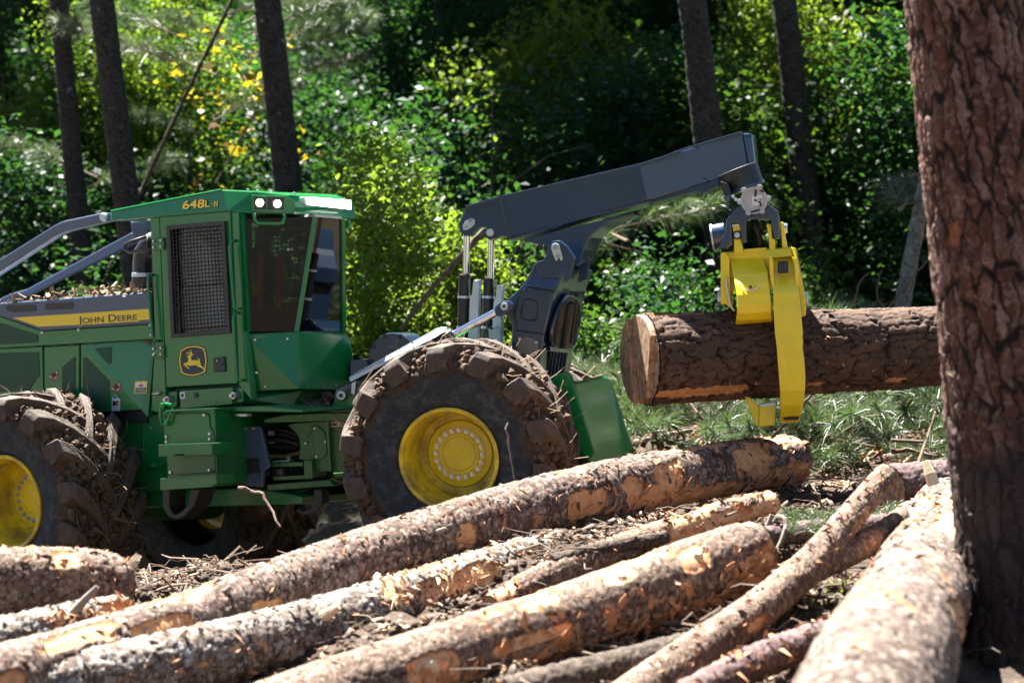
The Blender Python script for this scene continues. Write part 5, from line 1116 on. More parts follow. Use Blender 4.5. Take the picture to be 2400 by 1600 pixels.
gpart(G_(B4((400, 590), (500, 520), (600, 640), (830, 640), (915, 520), (1060, 620), (1085, 700), (1100, 1025), (1020, 1045), (965, 800), (950, 745), (600, 750), (582, 780), (582, 1075), (515, 1105), (490, 790), (350, 790), (365, 1110), (250, 1190), (150, 1190), (250, 960), (275, 760)), -.06, .22), 'yoke', 'boom', .016)
q0_, q1_ = GF.pl(B4((75, 1020), (275, 990)), .08); sm_ = gpart(MB().cyl(q0_, q1_, .115, .12, 30), 'side_damper', 'boom', .012)
MB().cyl(q0_ - (q1_ - q0_) * .12, q0_ + (q1_ - q0_) * .02, .118, .122, 30).build('damper_cap', M['galv'], sm_)
for k in (0, 1): gpart(MB().tube(GF.pl(B4((680 + 45 * k, 750), (715 + 45 * k, 860), (770 + 30 * k, 1010), (800 + 22 * k, 1235)), .05 + .03 * k), .017, 9), 'grapple_hose', 'rubber', 0, True)
for pts, v0, v1 in ((((372, 845), (488, 845), (500, 1060), (548, 1265), (395, 1265), (392, 1060)), -.03, .10), (((892, 815), (965, 815), (978, 1040), (1020, 1045), (1025, 1215), (935, 1215), (930, 1060)), -.02, .22), (((1088, 790), (1148, 785), (1180, 1020), (1205, 1150), (1225, 1200), (1135, 1185), (1120, 1020)), .0, .22), (((540, 1200), (900, 1175), (900, 1215), (545, 1255)), .0, .2)):
    gpart(G_(B4(*pts), v0, v1), 'hanger_ear', 'yellow', .006)
gpart(G_(B4((358, 820), (480, 808), (482, 845), (360, 860)), -.04, .10), 'ear_cap', 'galv', .006)
q = GF.pt(B4((442, 985))[0], -.035); gpart(MB().cyl(q + GF.V * .02, q - GF.V * .015, .027, .025, 10), 'ear_bolt', 'bolt', .002); gpart(MB().cyl(q + GF.V * .02, q, .040, .040, 16), 'bolt_ring', 'black', .002)
q = GF.pt(B4((1178, 880))[0], .1); gpart(MB().cyl(q - GF.U * .03, q + GF.U * .02, .05, .04, 14), 'ear_bolt', 'bolt', .003)
# housing with its rounded cylinder covers
def sec(xl, xr, y, v, yr=None): return [GF.pt(A4((xl, y))[0], v), GF.pt(A4((xr, y if yr is None else yr))[0], v)]
def shell(rows, thick, name, bevel=.012, mat='yellow'):
    fr_ = [sec(*r_) for r_ in rows]; bk_ = [[p + GF.V * thick for p in r_] for r_ in fr_]
    mb = MB(); ringr = [[a_[0], a_[1], b_[1], b_[0]] for a_, b_ in zip(fr_, bk_)]; return gpart(mb.rows(ringr), name, mat, bevel)
gpart(MB().hull(GF.pl(A4((98, 485), (520, 452), (545, 560), (520, 600), (110, 640)), .02) + GF.pl(A4((98, 485), (520, 452), (545, 560), (520, 700), (110, 720)), .50)), 'grapple_head', 'yellow', .014)
shell([(150, 352, 508, .05, 498), (160, 360, 560, -.05, 552), (174, 378, 620, -.155, 604), (184, 384, 680, -.235, 664), (194, 392, 738, -.275, 726), (196, 398, 800, -.28, 788), (193, 400, 850, -.255, 838), (188, 402, 892, -.19, 880), (186, 402, 912, -.10, 896)], .40, 'left_housing', .012)
shell([(360, 516, 470, -.03, 458), (372, 530, 520, -.06, 508)], .3, 'head_cover', .01)
gpart(G_(A4((98, 485), (128, 482), (150, 515), (160, 790), (148, 815), (130, 790), (100, 795)), -.06, .45), 'side_plate', 'yellow', .008)
gpart(G_(A4((513, 452), (540, 458), (602, 770), (600, 860), (575, 868), (560, 700), (540, 520)), -.10, .45), 'side_plate', 'yellow', .008)
for (x0, y0), (x1, y1), r_ in (((128, 632), (132, 640), .03), ((98, 720), (102, 790), .045), ((600, 735), (604, 790), .04)):
    q = GF.pt(A4((x0, (y0 + y1) / 2))[0], .1); gpart(MB().cyl(q - GF.U * .025, q + GF.U * .025, r_ * 1.6, r_ * 1.6, 16), 'pivot_pin', 'galv', .004)
gpart(MB().tube(GF.pl(A4((130, 640), (142, 720), (158, 800), (180, 830)), -.1), .012, 6), 'grease_line', 'galv', 0)
q = [GF.pt(A4((x, y))[0], v_) for x, y, v_ in ((222, 688, -.247), (240, 704, -.262), (262, 711, -.267), (285, 710, -.267), (310, 700, -.259), (328, 680, -.247))]
gpart(MB().tube([p - GF.V * .004 for p in q], .006, 5), 'sticker_arc', 'white', 0)
gpart(G_(A4((265, 682), (282, 680), (284, 695), (267, 697)), -.263, -.255), 'sticker_mark', 'navy', 0)
# near tong: curls down in front of the log and under it
shell([(388, 530, 515, .0), (388, 545, 560, -.07), (392, 552, 640, -.165), (404, 556, 686, -.23), (410, 562, 720, -.275), (412, 572, 820, -.31), (416, 580, 900, -.325), (420, 586, 960, -.33), (424, 583, 990, -.333), (428, 587, 1020, -.336), (431, 584, 1050, -.338), (436, 594, 1120, -.34), (444, 600, 1220, -.33), (450, 598, 1300, -.30), (453, 588, 1390, -.23), (452, 572, 1455, -.14), (452, 560, 1492, -.06)], .13, 'near_tong', .010)
gpart(G_(A4((386, 510), (402, 508), (412, 545), (415, 690), (402, 690), (390, 610)), -.22, -.05), 'tong_cheek', 'yellow', .005)
gpart(G_(A4((520, 510), (548, 520), (560, 600), (562, 690), (545, 690), (535, 560)), -.22, -.05), 'tong_cheek', 'yellow', .005)
q = GF.pl(A4((468, 535), (470, 608)), -.20); gpart(MB().cyl(q[0], q[1], .045, .045, 20), 'tong_pin', 'black', .01)
gpart(MB().prism([p - GF.V * .004 for p in [GF.pt(A4((x, y))[0], v_) for x, y, v_ in ((470, 1462, -.135), (520, 1455, -.14), (565, 1455, -.14), (560, 1475, -.10), (475, 1478, -.095))]], GF.V * .01), 'mud_smear', 'mud', 0)
# far tong: its tip comes out under the log
gpart(MB().hull(GF.pl(A4((240, 1335), (268, 1340), (328, 1400), (325, 1515), (308, 1515)), .06) + GF.pl(A4((240, 1335), (268, 1340), (328, 1400), (325, 1515), (308, 1515)), .35)), 'far_tong', 'yellow', .008)
gpart(G_(A4((330, 1382), (420, 1370), (416, 1508), (325, 1520)), .04, .30), 'far_tong_tip', 'yellow', .010)
gpart(G_(A4((332, 1384), (420, 1371), (419, 1392), (334, 1402)), .035, .2), 'wear_strip', 'galv', .003)
# ---------------------------------------------------------------- forest
M['stemdark'] = plain('dark_stem', (.040, .032, .026), .9)
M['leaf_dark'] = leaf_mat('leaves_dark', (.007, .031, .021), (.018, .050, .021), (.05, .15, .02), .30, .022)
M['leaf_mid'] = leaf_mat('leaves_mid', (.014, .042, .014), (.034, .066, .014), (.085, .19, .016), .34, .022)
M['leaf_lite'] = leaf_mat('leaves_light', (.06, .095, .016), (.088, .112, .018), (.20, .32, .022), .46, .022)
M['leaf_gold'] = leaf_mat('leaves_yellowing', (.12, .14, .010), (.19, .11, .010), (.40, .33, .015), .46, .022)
M['needle'] = leaf_mat('pine_needles', (.028, .062, .030), (.056, .088, .038), (.10, .17, .045), .30, .08)
M['needle_pale'] = leaf_mat('pine_needles_pale', (.06, .10, .055), (.09, .125, .065), (.14, .20, .07), .3, .10)
def leaf_cloud(name, cen, rad, per, size, seed, asp=.55, flat=.55):
    """many small leaves round cluster centres: cen (k,3), rad cluster radius"""
    g = np.random.default_rng(seed); k = len(cen); c = np.repeat(cen, per, 0) + np.clip(g.normal(0, 1, (k * per, 3)), -2, 2) * rad * np.array([1, 1, .7])
    n_ = g.normal(0, 1, c.shape); n_[:, 2] = np.abs(n_[:, 2]) + flat; n_ /= np.linalg.norm(n_, axis=1)[:, None]
    a = np.cross(n_, g.normal(0, 1, c.shape)); a /= np.linalg.norm(a, axis=1)[:, None]; b_ = np.cross(n_, a)
    L = (size * np.clip(g.lognormal(-.12, .38, len(c)), .35, 1.9))[:, None]; W = L * asp
    V = np.stack([c - a * L * .5, c + b_ * W * .5 - a * L * .05 + n_ * L * .05, c + a * L * .5 - n_ * L * .08, c - b_ * W * .5 - a * L * .05 + n_ * L * .05], 1).reshape(-1, 3)
    return np_mesh(name, V, np.arange(len(V)).reshape(-1, 4), (0, 0, 0), smooth=False)
def crown_points(kind, k, g):
    if kind == 'tree':      # tall irregular crown of unit size, several sub-crowns
        sub = np.stack([g.normal(0, .42, 9), g.normal(0, .42, 9), g.uniform(.14, .92, 9)], -1); w = g.uniform(.16, .30, 9); i = g.integers(0, 9, k)
        d = g.normal(0, 1, (k, 3)); d /= np.linalg.norm(d, axis=1)[:, None]; return sub[i] + d * w[i][:, None] * g.uniform(.5, 1, (k, 1)) * np.array([1.7, 1.7, .8])
    sub = np.stack([g.normal(0, .38, 6), g.normal(0, .38, 6), g.uniform(.15, .62, 6)], -1); i = g.integers(0, 6, k)
    d = g.normal(0, 1, (k, 3)); d /= np.linalg.norm(d, axis=1)[:, None]; d[:, 2] = d[:, 2] * .8
    return sub[i] + d * .38 * g.uniform(.4, 1, (k, 1))
g = np.random.default_rng(101)
CROWN = {}
def crown_mesh(kind, var, W, H, ncl, per, size, crad):
    key = (kind, var)
    if key not in CROWN:
        gg = np.random.default_rng(hash(key) % 1 + var * 13 + (7 if kind == 'tree' else 1)); p = crown_points('tree' if kind != 'shrub' else 'shrub', ncl, gg) * np.array([W, W, H])
        CROWN[key] = leaf_cloud(kind + '_leaves', p, crad, per, size, var + 50)
    return CROWN[key]
def add_crown(parent, me, mat, loc, rotz, sc, name='crown'):
    # meshes are shared; the material is on the object
    o = bpy.data.objects.new(name, me); C.objects.link(o)
    if not me.materials: me.materials.append(None)
    o.material_slots[0].link = 'OBJECT'; o.material_slots[0].material = M[mat]
    o.parent = parent; o.location = Vector(loc) - WL[parent]; o.rotation_euler = (0, 0, rotz); o.scale = sc; WL[o] = Vector(loc); return o
def trunk_from(a, b_, Y0, Y1, zt):
    """axis of a trunk through two photo points, run down to the ground and up to zt"""
    p, q = wp(*a, Y0), wp(*b_, Y1); d = (q - p) / (q.z - p.z); gz = float(ground_z([p.x], [p.y])[0])
    for _ in range(3):
        e_ = p + d * (gz - .1 - p.z); gz = float(ground_z([e_.x], [e_.y])[0])
    return e_, p + d * (zt - p.z)
def forest_tree(name, label, a, b_, Y, width, mat, seed, zt=12.5, crown=True, bend=0, group='tree trunks standing at the forest edge', cmat='needle', Y1=None, csc=1.0):
    e_, t = trunk_from(a, b_, Y, Y1 or Y, zt); r = width * Y / F / 2
    root_ = empty(name, e_, label, 'tree', group)
    mid = (e_ + t) / 2 + Vector((bend, 0, 0))
    log('trunk', [e_, (e_ + mid) / 2, mid, (mid + t) / 2, t], [r * 1.25, r * 1.03, r * .92, r * .8, r * .6], mat, seed, cw=max(.035, r * .28), cl=max(.07, r * .6), amp=max(.006, r * .09), peel=.95, step=max(.02, r * .17), parent=root_, ends=(0, 0), pwarp=.3)
    if crown:
        add_crown(root_, crown_mesh('pine_top', seed % 3, 2.6, 7.0, 170, 34, .36, .34), cmat, t + Vector((0, 0, -4.6 if Y > 40.2 else -3.2)), seed * 1.3, (1.45, 1.45, 1.3) if Y > 46 else (.95, .95, .75) if Y > 40.2 and width < 34 else (.62 * csc, .62 * csc, .55 * csc))  # crowns out of view, sized for where their shade falls
    return root_
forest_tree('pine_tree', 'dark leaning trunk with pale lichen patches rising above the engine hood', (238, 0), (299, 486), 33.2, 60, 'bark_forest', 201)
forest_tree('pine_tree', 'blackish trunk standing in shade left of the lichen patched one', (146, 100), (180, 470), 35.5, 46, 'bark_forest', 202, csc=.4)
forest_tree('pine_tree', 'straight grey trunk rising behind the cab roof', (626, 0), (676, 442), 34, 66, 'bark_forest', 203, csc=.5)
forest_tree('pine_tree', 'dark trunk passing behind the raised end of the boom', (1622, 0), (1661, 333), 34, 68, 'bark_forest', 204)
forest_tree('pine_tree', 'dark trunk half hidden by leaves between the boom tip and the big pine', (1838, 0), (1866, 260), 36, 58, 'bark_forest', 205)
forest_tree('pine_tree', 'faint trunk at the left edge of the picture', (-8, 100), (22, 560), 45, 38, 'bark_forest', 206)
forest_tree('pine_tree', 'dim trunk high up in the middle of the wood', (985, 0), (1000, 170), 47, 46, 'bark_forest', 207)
forest_tree('young_tree', 'pale mottled sapling close behind the big standing pine', (2158, 372), (2112, 680), 31, 36, 'bark_pale', 208, zt=7.5, crown=False, bend=.1)
forest_tree('young_tree', 'thin reddish stem slanting up from behind the cab roof', (544, 20), (345, 470), 35, 11, 'bark_dark', 209, zt=7.5, crown=False, bend=-.12)
forest_tree('young_tree', 'slim dark stem in the wood above the cab', (866, 0), (890, 200), 41, 16, 'bark_forest', 210, zt=9, crown=False)
forest_tree('young_tree', 'black thin stem in front of the bright leaves right of the boom tip', (1915, 140), (1921, 290), 38, 9, 'bark_dark', 211, zt=7, crown=False)
forest_tree('young_tree', 'thin leaning stem in the shade over the boom cylinders', (1180, 110), (1110, 330), 43, 12, 'bark_dark', 212, zt=8, crown=False)
forest_tree('young_tree', 'thin black stem below the grey cover of the grapple', (1918, 400), (1930, 560), 40, 20, 'bark_dark', 213, zt=6, crown=False)
gt = np.random.default_rng(5)
for k in range(30):
    Y = gt.uniform(46, 74); x = (-17 + 34 * (k + gt.uniform(.1, .9)) / 30) * Y / 60
    p = (1200 + x / Y * F, 300)
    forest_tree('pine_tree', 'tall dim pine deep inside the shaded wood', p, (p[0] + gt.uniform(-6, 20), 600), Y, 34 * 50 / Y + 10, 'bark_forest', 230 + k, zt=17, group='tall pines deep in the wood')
for k in range(13):  # pines added so their crowns, out of view, shade the understory
    Y = gt.uniform(40.5, 46); x = (-9.5 + 20 * (k + gt.uniform(.2, .8)) / 13) * Y / 43
    p = (1200 + x / Y * F, 300)
    if -8 < x < -3.6 or .9 < x < 2.6: continue
    forest_tree('pine_tree', 'dim mid sized pine added among the small leafy trees for shade', p, (p[0] + gt.uniform(0, 26), 600), Y, gt.uniform(16, 30), 'bark_forest', 270 + k, zt=16, group='pines added to shade the understory')
# understory: small leafy trees from the wood's edge into its depth
UT = [(kind, v) for kind in ('tree',) for v in range(5)]
gu = np.random.default_rng(77)
def under(px, Y, W, H, var, mat, label, group, kind='tree', name=None, z0=None, dense=1.0):
    x = (px - 1200) / F * Y; gz = float(ground_z([x], [Y])[0]) if z0 is None else z0
    base = Vector((x, Y, gz - .05)); nm = name or ('understory_tree' if kind == 'tree' else 'leafy_shrub')
    o = empty(nm, base, label, 'tree' if kind == 'tree' else 'shrub', group)
    if kind == 'tree': me, bW, bH = CROWN_T[var % 4 + (4 if H > 6.2 else 0)]
    else: me, bW, bH = CROWN_S[var % 4 + (4 if H > 2.1 else 0)]
    add_crown(o, me, mat, base, gu.uniform(0, 6.28), (W / bW, W / bW, H / bH))
    mb = MB(); top = base + Vector((gu.uniform(-.3, .3), gu.uniform(-.2, .2), H * .8)); r_ = .035 if kind == 'tree' else .014
    mb.tube([base, (base + top) / 2 + Vector((gu.uniform(-.15, .15), 0, 0)), top], [r_, r_ * .7, r_ * .3], 6)
    for q_ in range(5):
        s_ = base.lerp(top, gu.uniform(.25, .8)); a_ = gu.uniform(0, 6.28); mb.tube([s_, s_ + Vector((math.cos(a_) * W * .4, math.sin(a_) * W * .4, H * .10)), s_ + Vector((math.cos(a_) * W * .7, math.sin(a_) * W * .7, H * .13))], [r_ * .5, r_ * .35, r_ * .15], 5)
    mb.build('trunk' if kind == 'tree' else 'stem', M['stemdark'], o); return o
CROWN_T = []; CROWN_S = []
for v in range(8):
    gg = np.random.default_rng(300 + v); W_, H_ = (1.6, 4.6) if v < 4 else (1.9, 8.0)
    CROWN_T.append((leaf_cloud('understory_leaves', crown_points('tree', 300 if v < 4 else 460, gg) * np.array([W_, W_, H_]), .24, 42, .095, 310 + v), W_, H_))
for v in range(8):
    gg = np.random.default_rng(320 + v); W_, H_ = (1.1, 1.7) if v < 4 else (1.2, 3.0)
    CROWN_S.append((leaf_cloud('shrub_leaves', crown_points('shrub' if v < 4 else 'tree', 130 if v < 4 else 260, gg) * np.array([W_, W_, H_ * (1.25 if v < 4 else 1)]), .13, 30, .075, 330 + v), W_, H_))
k = 0; TR = ((265, 33.2), (165, 35.5), (650, 34), (1650, 34), (1855, 36))
for Y, n_, H in ((36, 11, 4.6), (40, 12, 6.0), (44.5, 13, 7.0), (50, 13, 8.0), (56, 13, 9.5)):
    for i in range(n_):
        px = -150 + 2700 * (i + gu.uniform(.1, .9)) / n_; yy = Y + gu.uniform(-1.4, 1.8)
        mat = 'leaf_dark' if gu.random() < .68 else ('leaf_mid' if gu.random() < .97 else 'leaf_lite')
        if any(abs(px - tx) < 95 and yy < tY + 1.6 for tx, tY in TR): continue
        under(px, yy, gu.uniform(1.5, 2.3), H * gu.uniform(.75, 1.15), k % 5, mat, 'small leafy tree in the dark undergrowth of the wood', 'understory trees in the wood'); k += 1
for Y, n_ in ((33.5, 9), (35, 9)):
    for i in range(n_):
        px = -100 + 2600 * (i + gu.uniform(.1, .9)) / n_
        under(px, Y + gu.uniform(-.8, .8), gu.uniform(.9, 1.4), gu.uniform(1.2, 2.0), k % 4, 'leaf_mid' if k % 3 else 'leaf_dark', 'low leafy shrub at the shaded edge of the wood', 'low shrubs along the edge of the wood', 'shrub'); k += 1
# the ones that can be told apart
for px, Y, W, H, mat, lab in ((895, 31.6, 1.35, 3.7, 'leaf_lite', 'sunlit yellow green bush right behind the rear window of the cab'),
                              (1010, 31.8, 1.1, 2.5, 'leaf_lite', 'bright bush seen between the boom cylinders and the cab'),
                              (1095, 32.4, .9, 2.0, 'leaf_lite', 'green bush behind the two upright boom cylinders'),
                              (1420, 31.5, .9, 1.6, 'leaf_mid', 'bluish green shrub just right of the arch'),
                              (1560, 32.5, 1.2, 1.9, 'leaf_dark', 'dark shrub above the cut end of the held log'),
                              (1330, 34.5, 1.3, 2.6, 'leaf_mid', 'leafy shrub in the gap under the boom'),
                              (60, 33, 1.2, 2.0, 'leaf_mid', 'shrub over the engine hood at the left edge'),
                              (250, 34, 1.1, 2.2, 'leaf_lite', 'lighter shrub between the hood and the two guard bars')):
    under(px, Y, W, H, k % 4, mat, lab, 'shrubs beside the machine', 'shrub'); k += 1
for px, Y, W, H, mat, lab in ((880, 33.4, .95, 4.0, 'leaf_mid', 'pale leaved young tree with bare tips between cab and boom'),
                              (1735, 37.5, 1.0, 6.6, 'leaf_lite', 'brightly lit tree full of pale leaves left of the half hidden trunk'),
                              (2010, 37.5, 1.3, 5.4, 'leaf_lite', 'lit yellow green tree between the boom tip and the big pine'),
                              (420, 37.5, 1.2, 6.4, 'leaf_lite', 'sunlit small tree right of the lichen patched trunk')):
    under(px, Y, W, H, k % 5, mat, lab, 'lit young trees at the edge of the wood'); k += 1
# yellowing vine leaves and a young pine above the cab
vb = empty('vine', wp(520, 300, 35.2), 'vine with yellow and orange leaves hanging over the cab roof', 'vine')
cen = np.array([tuple(wp(x + gu.normal(0, 14), y + gu.normal(0, 14), 35.2 + gu.uniform(-.3, .3))) for x, y in ((470, 60), (500, 75), (540, 110), (560, 160), (600, 190), (620, 215), (545, 200), (520, 230), (480, 150), (430, 130), (410, 160), (560, 260), (600, 245), (540, 300), (500, 330), (590, 330), (500, 420), (640, 90), (655, 350), (700, 360), (470, 260), (420, 240))])
me = leaf_cloud('vine_leaves', cen - np.array(tuple(WL[vb])), .17, 8, .10, 61, .8); link('leaves', me, M['leaf_gold'], vb, WL[vb])
mb = MB(); mb.tube([wp(x, y, 35.2) for x, y in ((452, 146), (520, 90), (560, 170), (610, 240), (560, 330), (505, 430))], .012, 5); mb.build('stem', M['twig'], vb)
def needle_tufts(tips, dirs, per, ln, wd, seed, spread=.75):
    g_ = np.random.default_rng(seed); k_ = len(tips); c = np.repeat(np.array(tips), per, 0); d = np.repeat(np.array(dirs), per, 0) + g_.normal(0, spread, (k_ * per, 3)); d /= np.linalg.norm(d, axis=1)[:, None]
    c = c - np.repeat(np.array(dirs), per, 0) * g_.uniform(0, .10, (k_ * per, 1)); L = (ln * g_.uniform(.6, 1.15, len(c)))[:, None]
    w = np.cross(d, g_.normal(0, 1, d.shape)); w /= np.linalg.norm(w, axis=1)[:, None]; sag = np.array([0, 0, -1.]) * L * .18
    V = np.stack([c - w * wd, c + w * wd, c + d * L * .6 + w * wd * .8, c + d * L + sag, c + d * L * .6 - w * wd * .8], 1).reshape(-1, 3)
    return V
def bough(seed, ln=1.3, ntw=9, per=72):
    g_ = np.random.default_rng(seed); mb = MB(); tips, dirs = [], []
    st = [Vector((0, 0, .02)), Vector((ln * .35, g_.normal(0, .04), .07)), Vector((ln * .7, g_.normal(0, .07), .11)), Vector((ln, g_.normal(0, .09), .07))]
    mb.tube(st, [.016, .012, .009, .005], 6)
    for k_ in range(ntw):
        t = .22 + .78 * k_ / (ntw - 1); i_ = min(2, int(t * 3)); p = st[i_].lerp(st[i_ + 1], t * 3 - i_); s_ = 1 if k_ % 2 else -1
        d = Vector((.75, s_ * g_.uniform(.4, 1.0), g_.uniform(-.05, .5))).normalized(); l_ = ln * g_.uniform(.18, .34) * (1.15 - t * .5); e_ = p + d * l_; mb.tube([p, e_], [.006, .004], 5)
        for f in (.55, 1.0): tips.append(tuple(p + d * l_ * f)); dirs.append(tuple(d))
    tips.append(tuple(st[-1])); dirs.append((1, 0, .1))
    return mb, needle_tufts(tips, dirs, per, .23, .0020, seed + 1)
BOUGH = []
for s in range(5):
    mb, V = bough(700 + s); me = np_mesh('bough_needles', V, np.arange(len(V)).reshape(-1, 5), (0, 0, 0), smooth=False); stm = bpy.data.meshes.new('bough_stem'); stm.from_pydata(mb.v, [], mb.f); BOUGH.append((me, stm))
def add_bough(loc, rotz, tilt, sc, var, mat, label, group='pine boughs strewn over the ground', roll=0):
    o = empty('pine_bough', Vector(loc), label, 'pine bough', group); o.rotation_euler = Matrix.Rotation(rotz, 4, 'Z').to_3x3().to_4x4().__matmul__(Matrix.Rotation(tilt, 4, 'Y')).__matmul__(Matrix.Rotation(roll, 4, 'X')).to_euler(); o.scale = (sc,) * 3
    for nm, me, mt in (('needles', BOUGH[var][0], mat), ('stem', BOUGH[var][1], 'twig')):
        c = bpy.data.objects.new(nm, me); C.objects.link(c); c.parent = o
        if not me.materials: me.materials.append(None)
        c.material_slots[0].link = 'OBJECT'; c.material_slots[0].material = M[mt]
    return o
for i_, (x, y, a_, s_) in enumerate(((560, 40, .2, 1.3), (600, 90, -.2, 1.3), (580, 60, 1.2, 1.2), (620, 130, .1, 1.3), (650, 150, -.3, 1.2), (560, 130, -2.4, 1.1), (640, 210, .0, 1.1), (480, 180, 2.6, 1.2), (420, 100, 2.9, 1.3), (400, 160, -2.8, 1.3), (520, 290, -.6, 1.1), (470, 330, 3.3, 1.0), (200, 420, 2.7, 1.3), (190, 460, .2, 1.2))):
    add_bough(wp(x - 30 * math.cos(a_), y, 35.6 + .2 * (i_ % 3)), a_, -.25, s_ * .85, i_ % 5, 'needle' if i_ % 3 else 'needle_pale', 'pale green pine sprays hanging over the cab' if i_ < 12 else 'pale pine spray beside the lichen patched trunk', 'pine sprays above the machine')
for i_, (x, y) in enumerate(((1420, 545), (1470, 570), (1510, 600), (2130, 420), (2110, 500))):
    add_bough(wp(x, y, 33.5 if x < 1600 else 30.5), (i_ * 1.9) % 6.28, -.1, 1.3, i_ % 5, 'needle', 'soft pine spray under the boom behind the arch' if x < 1600 else 'pine spray hanging beside the pale mottled sapling', 'pine sprays above the machine')
# the far wood behind everything reads as one mass
gf = np.random.default_rng(900); nfw = 2600; fx = gf.uniform(-30, 30, nfw); fy = gf.uniform(66, 84, nfw); fz = ground_z(fx, fy) + gf.uniform(0, 1, nfw) ** .8 * 13
me = leaf_cloud('far_woods', np.stack([fx, fy, fz], -1), .75, 44, .42, 901); tag(link('far_woods', me, M['leaf_dark']), kind='stuff')

gb = np.random.default_rng(910); nb_ = 1500; bx_ = gb.uniform(-60, -7, nb_); by_ = gb.uniform(-44, -26, nb_); bz_ = ground_z(bx_, by_) + gb.uniform(0, 1, nb_) * 15  # unseen tree line added behind the camera for dark reflections in the paint
me = leaf_cloud('unseen_reflection_woods', np.stack([bx_, by_, bz_], -1), .9, 30, .5, 911); tag(link('unseen_reflection_woods', me, M['leaf_dark']), kind='stuff')

# ---------------------------------------------------------------- slash, sticks and litter on the ground
gs_ = np.random.default_rng(55); i_ = 0
for (x0, x1, y0, y1, n_) in ((1.3, 4.4, 26.2, 31.0, 58), (-.3, 3.0, 28.5, 32, 18), (3.1, 4.4, 23.6, 25.8, 9), (-1.6, -.3, 22.6, 24.4, 5), (4.4, 7.5, 23.5, 31, 26), (-8, -5.5, 27, 31, 10), (1.8, 3.0, 20.8, 22.4, 6)):
    for _ in range(n_):
        x, y = gs_.uniform(x0, x1), gs_.uniform(y0, y1); z = float(ground_h(np.array([x]), np.array([y]))[0]) + (gs_.uniform(.0, .40) if y > 25.5 else gs_.uniform(0, .12))
        lab = ('green pine bough lying in the slash behind the held log' if x > 0 else 'green pine bough lying near the front of the skidder') if y > 25.5 else 'green pine bough lying among the felled logs'
        add_bough((x, y, z), gs_.uniform(0, 6.28), gs_.uniform(-.5, .25), (gs_.uniform(.8, 1.25) if y > 25.5 else gs_.uniform(.4, .65)), i_ % 5, 'needle_pale' if i_ % 4 == 0 else 'needle', lab, roll=gs_.uniform(-.4, .4)); i_ += 1
def stick(pts, r, mat, label, name='fallen_branch', group='loose branches lying about'):
    q = [wp(*p) for p in pts]; rr_ = [r * pts[0][2] / F * (1 - .45 * k_ / (len(q) - 1)) for k_ in range(len(q))]
    Pq, rq, _s = spline(q, rr_, .05); gg = np.random.default_rng(int(abs(pts[0][0]) * 7) % 1000); Pq = Pq + gg.normal(0, .006, Pq.shape)
    return tag(MB().tube([Vector(p) for p in Pq], list(rq), 8).build(name, M[mat]), label, 'branch', group)
Z9 = lambda *a: [(1450 + x * .3614, 880 + y * .3614) for x, y in a]
def zy(pts, Y0, Y1=None): return [(x, y, Y0 + ((Y1 or Y0) - Y0) * k_ / max(1, len(pts) - 1)) for k_, (x, y) in enumerate(pts)]
stick(zy(A3((870, 1200), (1000, 1235), (1085, 1262), (1130, 1340), (1185, 1420), (1230, 1500), (1255, 1580)), 23.4, 23.0), 4.5, 'twig', 'bent dead branch caught below the pivot of the skidder')
stick(zy(Z8((555, 540), (510, 640), (470, 740)), 21.4), 10, 'greytwig', 'thick grey branch piece beside the tapering peeled log')
stick(zy(Z8((570, 570), (600, 545), (632, 580), (625, 650), (585, 740), (565, 830), (555, 925)), 21.2, 20.8), 7, 'greytwig', 'hooked grey branch standing behind the biggest tan log')
stick(zy(Z8((970, 1165), (1005, 1120), (1000, 1060), (950, 1030), (860, 1040), (770, 1075)), 19.2), 3.5, 'greytwig', 'thin arching branch between forked limb and scaly log')
stick(zy(Z8((380, 910), (320, 1010), (260, 1110), (150, 1220), (60, 1300)), 19.9, 19.2), 14, 'greytwig', 'stout grey limb sloping down behind the forked limb')
stick(zy(Z8((740, 330), (880, 312), (1120, 335)), 23.8), 2.8, 'twig', 'slender twig lying across the soil left of the forked limb')
stick(zy(Z8((1270, 145), (1400, 148), (1520, 175), (1680, 200)), 26.5), 6, 'twig', 'brown branch among needles just left of the big pine')
stick(zy(Z9((1050, 358), (1280, 320), (1480, 252), (1700, 205), (2020, 130)), 27), 3.6, 'twig', 'long thin branch under the held log pointing to the big pine')
stick(zy(Z9((985, 400), (1060, 330), (1180, 200), (1260, 110)), 26.5), 5, 'twig', 'reddish stick leaning up beside the grapple tong')
stick(zy(Z9((150, 425), (300, 395), (480, 355)), 27.6), 9, 'greytwig', 'short pale bough lying right of the green rear blade')
stick(zy(Z9((1650, 335), (1830, 300), (2050, 285)), 28.5), 8, 'twig', 'dull brown branch on the needles behind the pine')
stick(zy(Z5((1350, 830), (1360, 740), (1390, 680), (1430, 645)), 30), 2.4, 'twig', 'bare twig standing up above the held log, nearest the grapple')
stick(zy(Z5((1500, 835), (1470, 770), (1475, 690), (1495, 630)), 30.2), 2.4, 'twig', 'curved bare twig above the held log, midway to the pine')
stick(zy(Z5((1520, 840), (1600, 740), (1690, 630), (1775, 540)), 30.4), 3.0, 'twig', 'long bare twig slanting above the held log towards the pine')
stick(zy(Z9((510, 240), (600, 330), (655, 410)), 26.9), 2.6, 'greytwig', 'bare brush twig under the held log, lowest of three')
stick(zy(Z9((600, 350), (595, 250), (605, 165)), 26.9), 2.2, 'greytwig', 'bare upright brush twig under the held log')
stick(zy(Z9((640, 410), (740, 320), (840, 235)), 26.9), 2.6, 'twig', 'bare brush twig slanting up to the lower tong tip')
stick(zy(((1138, 538), (1080, 600), (1024, 662), (940, 770)), 30.5), 9, 'twig', 'thick broken branch behind the boom cylinders')
